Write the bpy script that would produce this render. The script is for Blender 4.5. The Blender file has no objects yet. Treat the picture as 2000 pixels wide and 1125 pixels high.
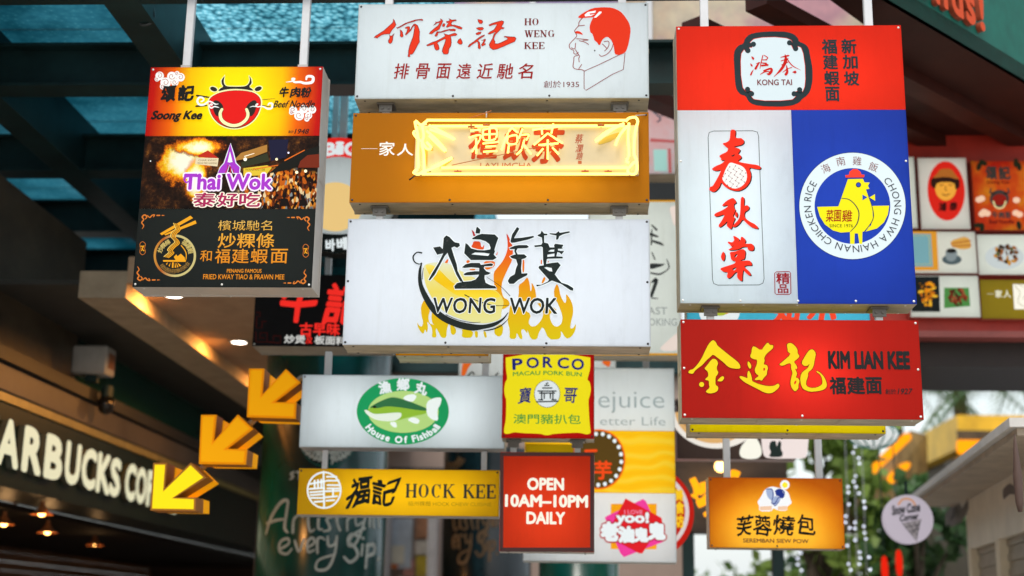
import bpy, bmesh, math, random
from math import radians, sin, cos, pi, atan2, sqrt
from mathutils import Vector, Matrix
from mathutils.geometry import tessellate_polygon
random.seed(7)
S = bpy.context.scene
COL = S.collection
EYE = 1.6                                   # camera height above the paving

# ---------------------------------------------------------------- camera, sky, sun, exposure
FPX, PIT, YAW, ROL = 2666.0, radians(13.85), radians(2.83), radians(0.88)
_F = Vector((-sin(YAW)*cos(PIT), cos(YAW)*cos(PIT), sin(PIT)))
_R = Vector((cos(YAW), sin(YAW), 0)); _U = _R.cross(_F)
_R, _U = cos(ROL)*_R + sin(ROL)*_U, -sin(ROL)*_R + cos(ROL)*_U
EYEV = Vector((0, 0, EYE))
cd = bpy.data.cameras.new("camera"); cam = bpy.data.objects.new("camera", cd); COL.objects.link(cam)
cam.matrix_world = Matrix((( _R.x, _U.x, -_F.x, 0), (_R.y, _U.y, -_F.y, 0), (_R.z, _U.z, -_F.z, EYE), (0, 0, 0, 1)))
cd.sensor_width = 36.0; cd.lens = FPX/2000*36; cd.clip_end = 2000; cd.clip_start = 0.05
cd.dof.use_dof = True; cd.dof.focus_distance = 6.72; cd.dof.aperture_fstop = 1.12; cd.dof.aperture_blades = 0
S.camera = cam
W = bpy.data.worlds.new("World"); S.world = W; W.use_nodes = True
nt = W.node_tree; bg = nt.nodes["Background"]
sk = nt.nodes.new("ShaderNodeTexSky"); sk.sky_type = 'NISHITA'; sk.sun_disc = False
sk.sun_elevation = radians(58); sk.sun_rotation = radians(200); sk.air_density = 1.6; sk.dust_density = 5.0; sk.ozone_density = 1.5
veil = nt.nodes.new("ShaderNodeMix"); veil.data_type = 'RGBA'; veil.inputs[0].default_value = .5; veil.inputs[7].default_value = (8.2, 8.8, 9.0, 1)   # bright overcast
nt.links.new(sk.outputs[0], veil.inputs[6]); nt.links.new(veil.outputs[2], bg.inputs[0]); bg.inputs[1].default_value = 0.15
sl = bpy.data.lights.new("sun", 'SUN'); sl.energy = 1.5; sl.angle = radians(25); sl.color = (1, .96, .9)
so = bpy.data.objects.new("sun", sl); COL.objects.link(so)
so.rotation_euler = (radians(32), 0, radians(-20)); so.location = (0, -5, 30)
S.view_settings.view_transform = 'Standard'; S.view_settings.look = 'None'
S.view_settings.exposure = 0.3; S.view_settings.gamma = 1.0
S.render.engine = 'CYCLES'
S.cycles.use_denoising = True; S.cycles.max_bounces = 8; S.cycles.transparent_max_bounces = 8
S.cycles.sample_clamp_indirect = 6.0

# ---------------------------------------------------------------- measuring helpers (photo pixels are 2000 x 1125)
def ray(x, y): return _F + _R*((x-1000)/FPX) + _U*((562.5-y)/FPX)
def atY(x, y, Y): d = ray(x, y); return EYEV + d*(Y/d.y)
def atX(x, y, X): d = ray(x, y); return EYEV + d*(X/d.x)
def atZ(x, y, z): d = ray(x, y); return EYEV + d*((z-EYE)/d.z)
def crop(x0, y0, s):
    def f(t):
        out = []
        for p in t.split():
            q = [float(v) for v in p.split(',')]
            out.append(tuple([x0+q[0]/s, y0+q[1]/s] + [v/s for v in q[2:]]))
        return out
    return f
PXC = crop(0, 0, 1)

# ---------------------------------------------------------------- materials
def lin(c):
    if isinstance(c, str): c = tuple(int(c[i:i+2], 16)/255 for i in (0, 2, 4))
    return tuple(v/12.92 if v <= .04045 else ((v+.055)/1.055)**2.4 for v in c)
_M = {}
def newmat(n):
    m = bpy.data.materials.new(n); m.use_nodes = True; t = m.node_tree
    for k in list(t.nodes):
        if k.type != 'OUTPUT_MATERIAL': t.nodes.remove(k)
    return m, t, t.nodes["Material Output"]
def noise(t, scale, detail=3, rough=.6, coord='Object', stretch=None):
    tc = t.nodes.new("ShaderNodeTexCoord"); n = t.nodes.new("ShaderNodeTexNoise")
    n.inputs['Scale'].default_value = scale; n.inputs['Detail'].default_value = detail; n.inputs['Roughness'].default_value = rough
    if stretch:
        mp = t.nodes.new("ShaderNodeMapping"); mp.inputs['Scale'].default_value = stretch
        t.links.new(tc.outputs[coord], mp.inputs[0]); t.links.new(mp.outputs[0], n.inputs[0])
    else: t.links.new(tc.outputs[coord], n.inputs[0])
    return n
def ramp(t, src, stops):
    r = t.nodes.new("ShaderNodeValToRGB"); e = r.color_ramp.elements
    while len(e) > 1: e.remove(e[-1])
    for i, (p, c) in enumerate(stops):
        el = e[0] if i == 0 else e.new(p); el.position = p; el.color = (*c, 1)
    t.links.new(src, r.inputs[0]); return r
def solid(col, rough=.6, metal=0, var=.18, scale=6, spec=.4, bump=0, stretch=None, coat=0):
    """real-world base colour (linear tuple or sRGB hex) with a little grime variation"""
    k = ('s', col, rough, metal, var, scale, spec, bump, stretch, coat)
    if k in _M: return _M[k]
    c = lin(col) if isinstance(col, str) else col
    m, t, o = newmat("surface"); b = t.nodes.new("ShaderNodeBsdfPrincipled")
    n = noise(t, scale, 5, .65, stretch=stretch)
    r = ramp(t, n.outputs['Fac'], [(.28, tuple(v*(1-var) for v in c)), (.7, tuple(min(1, v*(1+var*.6)) for v in c))])
    t.links.new(r.outputs[0], b.inputs['Base Color'])
    b.inputs['Roughness'].default_value = rough; b.inputs['Metallic'].default_value = metal
    b.inputs['Specular IOR Level'].default_value = spec; b.inputs['Coat Weight'].default_value = coat
    if bump:
        bp = t.nodes.new("ShaderNodeBump"); bp.inputs['Strength'].default_value = bump; bp.inputs['Distance'].default_value = .02
        t.links.new(n.outputs['Fac'], bp.inputs['Height']); t.links.new(bp.outputs[0], b.inputs['Normal'])
    t.links.new(b.outputs[0], o.inputs[0]); _M[k] = m; return m
INKG = .84                                   # evens the glow of printed inks with the exposure
def ink(col, glow=.75, dif=.35):
    """ink of backlit signs, also used to brighten other parts: even glow plus a diffuse surface"""
    k = ('i', col, glow, dif)
    if k in _M: return _M[k]
    c = lin(col); m, t, o = newmat("glowing_ink")
    b = t.nodes.new("ShaderNodeBsdfPrincipled"); b.inputs['Base Color'].default_value = (*[v*dif for v in c], 1)
    b.inputs['Roughness'].default_value = .55; b.inputs['Specular IOR Level'].default_value = .07; b.inputs['Emission Color'].default_value = (*c, 1); b.inputs['Emission Strength'].default_value = glow*INKG
    t.links.new(b.outputs[0], o.inputs[0]); _M[k] = m; return m
def grad_ink(stops, axis, a0, a1, glow=.75, radial=None):
    """printed colour blend along a local axis (part of the printed artwork)"""
    m, t, o = newmat("printed_blend"); tc = t.nodes.new("ShaderNodeTexCoord"); sx = t.nodes.new("ShaderNodeSeparateXYZ")
    t.links.new(tc.outputs['Object'], sx.inputs[0]); mr = t.nodes.new("ShaderNodeMapRange")
    mr.inputs[1].default_value = a0; mr.inputs[2].default_value = a1
    t.links.new(sx.outputs[axis], mr.inputs[0])
    r = ramp(t, mr.outputs[0], [(p, lin(c)) for p, c in stops]); b = t.nodes.new("ShaderNodeBsdfPrincipled")
    t.links.new(r.outputs[0], b.inputs['Emission Color']); b.inputs['Emission Strength'].default_value = glow*INKG
    b.inputs['Base Color'].default_value = (.03, .022, .006, 1); b.inputs['Roughness'].default_value = .6; b.inputs['Specular IOR Level'].default_value = .04
    t.links.new(b.outputs[0], o.inputs[0]); return m
def lamp_mat(col, s):
    k = ('l', col, s)
    if k in _M: return _M[k]
    m, t, o = newmat("lit"); e = t.nodes.new("ShaderNodeEmission"); e.inputs[0].default_value = (*lin(col), 1); e.inputs[1].default_value = s
    t.links.new(e.outputs[0], o.inputs[0]); _M[k] = m; return m
def panel_mat(col, custom=None):
    """translucent sign face, lit from inside its cabinet"""
    k = ('p', col)
    if custom is None and k in _M: return _M[k]
    m, t, o = newmat("translucent_panel")
    if custom: src = custom(t)
    else:
        c = lin(col); n = noise(t, 2.6, 7, .75, stretch=(1.6, 1, .8))
        src = ramp(t, n.outputs['Fac'], [(.30, tuple(v*.88 for v in c)), (.44, tuple(v*.965 for v in c)), (.6, c)]).outputs[0]
        st = noise(t, 3.0, 5, .7, stretch=(9, 1, .45))      # rain streaks
        sr = ramp(t, st.outputs['Fac'], [(.28, (.84, .83, .80)), (.45, (1, 1, 1))]); mi = t.nodes.new("ShaderNodeMix"); mi.data_type = 'RGBA'; mi.blend_type = 'MULTIPLY'; mi.inputs[0].default_value = .28
        t.links.new(src, mi.inputs[6]); t.links.new(sr.outputs[0], mi.inputs[7]); src = mi.outputs[2]
    tr = t.nodes.new("ShaderNodeBsdfTranslucent"); b = t.nodes.new("ShaderNodeBsdfPrincipled"); mx = t.nodes.new("ShaderNodeMixShader")
    b.inputs['Roughness'].default_value = .5; b.inputs['Specular IOR Level'].default_value = .18
    t.links.new(src, tr.inputs[0]); t.links.new(src, b.inputs['Base Color']); mx.inputs[0].default_value = .38
    t.links.new(tr.outputs[0], mx.inputs[1]); t.links.new(b.outputs[0], mx.inputs[2]); t.links.new(mx.outputs[0], o.inputs[0])
    if custom is None: _M[k] = m
    return m
BLACK = solid((.009, .014, .013), .6, var=.1, spec=.12)
STEEL = solid((.42, .40, .38), .45, metal=.25, var=.3, scale=5)
WHITEMETAL = solid((.44, .38, .28), .45, var=.4, scale=5, stretch=(1, 3, 1))
POSTM = solid((.62, .63, .66), .4, var=.1)
DARKSTEEL = solid((.009, .032, .034), .5, var=.5, scale=3, spec=.3)

# ---------------------------------------------------------------- objects
def tag(o, label=None, cat=None, group=None, kind=None):
    if label: o['label'] = label
    if cat: o['category'] = cat
    if group: o['group'] = group
    if kind: o['kind'] = kind
    return o
def root(name, loc, label, cat, group=None):
    o = bpy.data.objects.new(name, None); COL.objects.link(o); o.location = loc; o.empty_display_size = .1
    return tag(o, label, cat, group)
def mesh_obj(name, verts, faces, mat, parent=None, smooth=False):
    """verts in world space; stored relative to the parent (parents are never rotated)"""
    off = Vector((0, 0, 0)); q = parent
    while q is not None: off += q.location; q = q.parent
    me = bpy.data.meshes.new(name); me.from_pydata([tuple(Vector(v)-off) for v in verts], [], faces); me.update()
    if smooth:
        for p in me.polygons: p.use_smooth = True
    me.materials.append(mat); o = bpy.data.objects.new(name, me); COL.objects.link(o); o.parent = parent
    return o
class MB:
    def __init__(s): s.v = []; s.f = []
    def add(s, v, f):
        n = len(s.v); s.v += [Vector(p) for p in v]; s.f += [tuple(i+n for i in q) for q in f]; return s
    def box(s, a, b, M=None, bev=0):
        x0, y0, z0 = a; x1, y1, z1 = b
        bm = bmesh.new(); bmesh.ops.create_cube(bm, size=1)
        for v in bm.verts: v.co = Vector(((x0+x1)/2+v.co.x*(x1-x0), (y0+y1)/2+v.co.y*(y1-y0), (z0+z1)/2+v.co.z*(z1-z0)))
        if bev: bmesh.ops.bevel(bm, geom=bm.edges[:], offset=bev, segments=1, affect='EDGES', clamp_overlap=True)
        bm.verts.index_update()
        s.add([M @ v.co if M else v.co.copy() for v in bm.verts], [[v.index for v in f.verts] for f in bm.faces]); bm.free(); return s
    def tube(s, pts, r, n=8, caps=True):
        pts = [Vector(p) for p in pts]; rs = r if isinstance(r, (list, tuple)) else [r]*len(pts); vs = []; fs = []
        for i, p in enumerate(pts):
            d = (pts[min(i+1, len(pts)-1)]-pts[max(i-1, 0)]); d = d.normalized() if d.length > 1e-9 else Vector((0, 0, 1))
            a = d.cross(Vector((0, 0, 1)) if abs(d.z) < .9 else Vector((1, 0, 0))).normalized(); b = d.cross(a)
            for k in range(n): vs.append(p+(a*cos(2*pi*k/n)+b*sin(2*pi*k/n))*rs[i])
        for i in range(len(pts)-1):
            for k in range(n): fs.append((i*n+k, i*n+(k+1) % n, (i+1)*n+(k+1) % n, (i+1)*n+k))
        if caps: fs.append(tuple(range(n))[::-1]); fs.append(tuple((len(pts)-1)*n+k for k in range(n)))
        return s.add(vs, fs)
    def ball(s, c, r, nu=10, nv=6, sc=(1, 1, 1)):
        vs = []; fs = []
        for j in range(nv+1):
            for i in range(nu):
                th = pi*j/nv; ph = 2*pi*i/nu
                vs.append(Vector(c)+Vector((sc[0]*r*sin(th)*cos(ph), sc[1]*r*sin(th)*sin(ph), sc[2]*r*cos(th))))
        for j in range(nv):
            for i in range(nu): fs.append((j*nu+i, j*nu+(i+1) % nu, (j+1)*nu+(i+1) % nu, (j+1)*nu+i))
        return s.add(vs, fs)
    def quad(s, *p): return s.add(p, [tuple(range(len(p)))])
    def prism(s, loop, d):
        n = len(loop); loop = [Vector(p) for p in loop]; d = Vector(d)
        f = [tuple(range(n))[::-1], tuple(range(n, 2*n))]+[(i, (i+1) % n, n+(i+1) % n, n+i) for i in range(n)]
        return s.add(loop+[p+d for p in loop], f)
    def lathe(s, c, prof, n=16):
        vs = []; fs = []
        for (r, z) in prof:
            for i in range(n): vs.append(Vector(c)+Vector((r*cos(2*pi*i/n), r*sin(2*pi*i/n), z)))
        for j in range(len(prof)-1):
            for i in range(n): fs.append((j*n+i, j*n+(i+1) % n, (j+1)*n+(i+1) % n, (j+1)*n+i))
        return s.add(vs, fs)
    def build(s, name, mat, parent=None, smooth=False): return mesh_obj(name, s.v, s.f, mat, parent, smooth)

# ---------------------------------------------------------------- flat artwork on a plane
def catmull(p, n=5, closed=False):
    if len(p) < 3: return p
    out = []; L = len(p)
    for i in range(L if closed else L-1):
        g = lambda k: p[k % L] if closed else p[max(0, min(L-1, k))]
        a, b, c, d = g(i-1), g(i), g(i+1), g(i+2)
        for k in range(n):
            u = k/n
            out.append(tuple(.5*((2*b[j])+(-a[j]+c[j])*u+(2*a[j]-5*b[j]+4*c[j]-d[j])*u*u+(-a[j]+3*b[j]-3*c[j]+d[j])*u**3) for j in range(len(b))))
    if not closed: out.append(p[-1])
    return out
def chaikin(p, k=1):
    for _ in range(k):
        q = []
        for i in range(len(p)):
            a = p[i]; b = p[(i+1) % len(p)]
            q.append((a[0]*.78+b[0]*.22, a[1]*.78+b[1]*.22)); q.append((a[0]*.22+b[0]*.78, a[1]*.22+b[1]*.78))
        p = q
    return p
def ell(cx, cy, rx, ry=None, n=40, a0=0, a1=2*pi, rot=0):
    ry = rx if ry is None else ry; o = []
    for i in range(n):
        a = a0+(a1-a0)*i/n; x = rx*cos(a); y = ry*sin(a)
        o.append((cx+x*cos(rot)-y*sin(rot), cy+x*sin(rot)+y*cos(rot)))
    return o
def rrect(x0, y0, x1, y1, r, n=5):
    o = []
    for cx, cy, a in ((x1-r, y1-r, 0), (x0+r, y1-r, pi/2), (x0+r, y0+r, pi), (x1-r, y0+r, 3*pi/2)):
        for i in range(n+1): o.append((cx+r*cos(a+pi/2*i/n), cy+r*sin(a+pi/2*i/n)))
    return o
_TC = {}
def glyphs(s, bold=0., size=1.0):
    """outline of a line of text in Blender's built-in font -> (verts2d, faces); bold thickens by overlaying shifted copies"""
    k = (s, bold)
    if k in _TC: return _TC[k]
    if bold > 0:
        v, f = glyphs(s); V = []; F = []; n = 8 if bold < .05 else 12
        for q in range(n+1):
            dx, dy = (0, 0) if q == n else (bold*cos(2*pi*q/n), bold*sin(2*pi*q/n))
            m = len(V); V += [(x+dx, y+dy, q*.012) for x, y, z in v]; F += [tuple(i+m for i in p) for p in f]
        _TC[k] = (V, F); return _TC[k]
    c = bpy.data.curves.new("t", 'FONT'); c.body = s; c.offset = bold; c.resolution_u = 3
    o = bpy.data.objects.new("t", c); COL.objects.link(o)
    me = bpy.data.meshes.new_from_object(o.evaluated_get(bpy.context.evaluated_depsgraph_get()))
    _TC[k] = ([(v.co.x, v.co.y, 0.) for v in me.vertices], [tuple(p.vertices) for p in me.polygons])
    bpy.data.objects.remove(o); bpy.data.curves.remove(c); bpy.data.meshes.remove(me)
    return _TC[k]
# a small thick-and-thin Roman capital alphabet: (x0,y0,x1,y1,width) bars in a unit-high box, plus arcs
SERIF = {
 'H': (.84, [(.16,0,.16,1,.2),(.68,0,.68,1,.2),(.16,.5,.68,.5,.085)], [(.16,0),(.16,1),(.68,0),(.68,1)]),
 'E': (.72, [(.16,0,.16,1,.2),(.1,.975,.62,.975,.085),(.1,.025,.64,.025,.085),(.16,.5,.48,.5,.085),(.62,.76,.62,1,.085),(.65,0,.65,.28,.085),(.48,.38,.48,.62,.085)], [(.16,0),(.16,1)]),
 'K': (.86, [(.16,0,.16,1,.2),(.2,.42,.7,1,.085),(.36,.58,.74,0,.2)], [(.16,0),(.16,1),(.68,1),(.72,0)]),
 'W': (1.12, [(.14,1,.36,0,.2),(.36,0,.56,.98,.085),(.52,1,.76,0,.2),(.76,0,.98,1,.085)], [(.14,1),(.56,1),(.98,1)]),
 'N': (.9, [(.16,0,.16,1,.085),(.14,1,.72,0,.2),(.72,0,.72,1,.085)], [(.16,0),(.13,1),(.72,1)]),
 'O': (.9, [('arc',.43,.5,.38,.5,0,360)], []),
 'C': (.84, [('arc',.43,.5,.38,.5,48,312),(.68,.66,.68,1,.085)], []),
 'G': (.92, [('arc',.43,.5,.38,.5,48,320),(.7,.05,.7,.45,.18),(.66,.68,.66,1,.085)], [(.7,.45)]),
}
class Face:
    """a printable plane: origin o, horizontal u, vertical v (unit vectors), art faces -n side"""
    def __init__(s, parent, o, u, v, hold=None):
        s.par = parent; s.o = Vector(o); s.u = Vector(u).normalized(); s.v = Vector(v).normalized(); s.n = s.u.cross(s.v).normalized()
    def px(s, x, y):
        d = ray(x, y); t = (s.o-EYEV).dot(s.n)/d.dot(s.n); w = EYEV+d*t-s.o; return (w.dot(s.u), w.dot(s.v))
    def W(s, q, lay): return s.o+s.u*q[0]+s.v*q[1]+s.n*(.0012*(lay+(q[2] if len(q) > 2 else 0)))
    def _mk(s, name, V, Fc, mat, lay, par): return mesh_obj(name, [s.W(q, lay) for q in V], Fc, mat, par or s.par)
    def polys(s, name, mat, loops, lay=1, smooth=0, par=None, px=True, shift=(0, 0)):
        """loops: list of outer loops, or (outer, hole, hole...) tuples"""
        V = []; Fc = []
        for L in loops:
            L = L if isinstance(L, tuple) else (L,)
            rings = []
            for r in L:
                r = [(a[0]+shift[0], a[1]+shift[1]) for a in r]
                if smooth: r = chaikin(r, smooth)
                rings.append([s.px(*a) for a in r] if px else r)
            tri = tessellate_polygon([[Vector((a[0], a[1], 0)) for a in r] for r in rings])
            n = len(V); V += [a for r in rings for a in r]; Fc += [tuple(n+i for i in t) for t in tri]
        return s._mk(name, V, Fc, mat, lay, par)
    def strokes(s, name, mat, lines, lay=1, w=None, closed=False, sub=4, par=None):
        V = []; Fc = []
        for L in lines:
            L = [(p[0], p[1], (p[2] if len(p) > 2 else w)) for p in L]
            if sub > 1: L = catmull(L, sub, closed)
            P = []
            for (x, y, ww) in L:
                a = s.px(x, y); b = s.px(x+1, y); P.append((a[0], a[1], max(.0004, ww*abs(b[0]-a[0])*.5)))
            n0 = len(V); N = len(P)
            for i, (x, y, r) in enumerate(P):
                a = P[(i-1) % N] if closed else P[max(0, i-1)]; b = P[(i+1) % N] if closed else P[min(N-1, i+1)]
                dx, dy = b[0]-a[0], b[1]-a[1]; l = math.hypot(dx, dy) or 1; nx, ny = -dy/l, dx/l
                V += [(x+nx*r, y+ny*r), (x-nx*r, y-ny*r)]
            for i in range(N if closed else N-1):
                j = (i+1) % N; Fc.append((n0+2*i, n0+2*i+1, n0+2*j+1, n0+2*j))
            if not closed:
                for e, sg in ((0, -1), (N-1, 1)):
                    x, y, r = P[e]; q = P[e-sg] if N > 1 else (x-sg, y, r)
                    a0 = atan2(y-q[1], x-q[0]); m = len(V)
                    for k in range(7): V.append((x+r*cos(a0-pi/2+pi*k/6), y+r*sin(a0-pi/2+pi*k/6)))
                    Fc.append(tuple(range(m, m+7)))
        return s._mk(name, V, Fc, mat, lay, par)
    def _box(s, box):
        x0, y0, x1, y1 = box; ym = (y0+y1)/2; xm = (x0+x1)/2
        return s.px(x0, ym)[0], s.px(x1, ym)[0], s.px(xm, y1)[1], s.px(xm, y0)[1]
    def text(s, name, mat, t, box, lay=1, bold=0., shear=0., rot=0., par=None, px=True, ref=None, bend=0., jit=0.):
        """fit a line of text into a box; bold thickens the glyphs, shear leans them"""
        a0, a1, b0, b1 = s._box(box) if px else box
        v, f = glyphs(t, bold)
        r = glyphs(t, 0)[0] if ref is None else ref
        x0 = min(p[0] for p in r); x1 = max(p[0] for p in r); y0 = min(p[1] for p in r); y1 = max(p[1] for p in r)
        sx, sy = (a1-a0)/(x1-x0), (b1-b0)/(y1-y0); V = []
        cx, cy = (a0+a1)/2, (b0+b1)/2
        for x, y, zz in v:
            X = a0+(x-x0)*sx; Y = b0+(y-y0)*sy
            X += shear*(Y-cy); Y += bend*(((X-cx)/(a1-a0)*2)**2)*(b1-b0)
            if jit:
                h = b1-b0; X += jit*h*sin(Y/h*5+X/h*3); Y += jit*h*sin(X/h*6+1)
            if rot: X, Y = cx+(X-cx)*cos(rot)-(Y-cy)*sin(rot), cy+(X-cx)*sin(rot)+(Y-cy)*cos(rot)
            V.append((X, Y, zz))
        return s._mk(name, V, f, mat, lay, par)
    def chars(s, name, mat, items, lay=1, bold=0., shear=0., par=None, jit=0.):
        """several separate characters (char, box[, rot]) as one word mesh"""
        V = []; Fc = []
        for it in items:
            ch, box = it[0], it[1]; rot = it[2] if len(it) > 2 else 0
            a0, a1, b0, b1 = s._box(box); v, f = glyphs(ch, bold); r = glyphs(ch, 0)[0]
            x0 = min(p[0] for p in r); x1 = max(p[0] for p in r); y0 = min(p[1] for p in r); y1 = max(p[1] for p in r)
            if y1-y0 < .25: y0, y1 = y0-.35, y1+.35
            n = len(V); cx, cy = (a0+a1)/2, (b0+b1)/2; h = b1-b0
            for x, y, zz in v:
                X = a0+(x-x0)/(x1-x0)*(a1-a0); Y = b0+(y-y0)/(y1-y0)*(b1-b0); X += shear*(Y-cy)
                if jit: X += jit*h*sin(Y/h*4+X/h*3); Y += jit*h*(sin(X/h*5+1)+.8*(X-cx)/h)
                if rot: X, Y = cx+(X-cx)*cos(rot)-(Y-cy)*sin(rot), cy+(X-cx)*sin(rot)+(Y-cy)*cos(rot)
                V.append((X, Y, zz))
            Fc += [tuple(n+i for i in q) for q in f]
        return s._mk(name, V, Fc, mat, lay, par)
    def serif(s, name, mat, t, box, lay=1, par=None):
        a0, a1, b0, b1 = s._box(box); gap = .06; tot = sum(SERIF[c][0] if c != ' ' else .5 for c in t)+gap*(len(t)-1)
        h = b1-b0; sx = (a1-a0)/tot; x = 0; V = []; Fc = []; e = 0
        def bar(p, q, w):
            d = Vector((q[0]-p[0], q[1]-p[1])); l = d.length or 1; nx, ny = -d.y/l*w/2, d.x/l*w/2
            if abs(d.x) > abs(d.y)*.6 and abs(d.y) > .2: nx, ny = w*.55, 0      # slanted strokes keep flat ends
            n = len(V)
            for a in ((p[0]+nx, p[1]+ny), (p[0]-nx, p[1]-ny), (q[0]-nx, q[1]-ny), (q[0]+nx, q[1]+ny)): V.append((a0+(x+a[0])*sx, b0+a[1]*h))
            Fc.append((n, n+1, n+2, n+3))
        for c in t:
            if c == ' ': x += .5+gap; continue
            wd, bars, ser = SERIF[c]
            for b in bars:
                if b[0] == 'arc':
                    _, cx, cy, rx, ry, d0, d1 = b; n = len(V); K = 28
                    for k in range(K+1):
                        a = radians(d0+(d1-d0)*k/K); w = .085+.12*abs(cos(a))
                        for rr in (0, w): V.append((a0+(x+cx+(rx-rr)*cos(a))*sx, b0+(cy+(ry-rr*.45)*sin(a))*h))
                    for k in range(K): Fc.append((n+2*k, n+2*k+1, n+2*k+3, n+2*k+2))
                else: bar((b[0], b[1]), (b[2], b[3]), b[4])
            for (sxx, syy) in ser:
                yy = .022 if syy < .2 else (.978 if syy > .8 else syy); bar((sxx-.15, yy), (sxx+.16, yy), .07)
            x += wd+gap
        return s._mk(name, V, Fc, mat, lay, par)
    def ring_text(s, name, mat, t, c, r, hgt, d0, d1, lay=2, bold=0., par=None, ry=None, inward=False):
        """text round a circle (pixels): angles in degrees, counter-clockwise from the right, tops outward"""
        V = []; Fc = []; ry = r if ry is None else ry
        wid = []
        for ch in t:
            g = glyphs(ch, 0)[0] if ch != ' ' else []
            wid.append((max(p[0] for p in g)-min(p[0] for p in g)+.1) if g else .3)
        tot = sum(wid); acc = 0; k0 = abs(s.px(c[0]+1, c[1])[0]-s.px(c[0], c[1])[0]); cu, cv = s.px(*c)
        for ch, w in zip(t, wid):
            th = radians(d0+(d1-d0)*(acc+w/2)/tot); acc += w
            if ch == ' ': continue
            v, f = glyphs(ch, bold); g = glyphs(ch, 0)[0]; x0 = min(p[0] for p in g); x1 = max(p[0] for p in g)
            sc = hgt*k0/.72; ang = th+(pi/2 if inward else -pi/2); n = len(V)
            for x, y, zz in v:
                X = (x-(x0+x1)/2)*sc; Y = (y-.36)*sc
                V.append((cu+r*k0*cos(th)+X*cos(ang)-Y*sin(ang), cv+ry*k0*sin(th)+X*sin(ang)+Y*cos(ang), zz))
            Fc += [tuple(n+i for i in q) for q in f]
        return s._mk(name, V, Fc, mat, lay, par)

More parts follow.
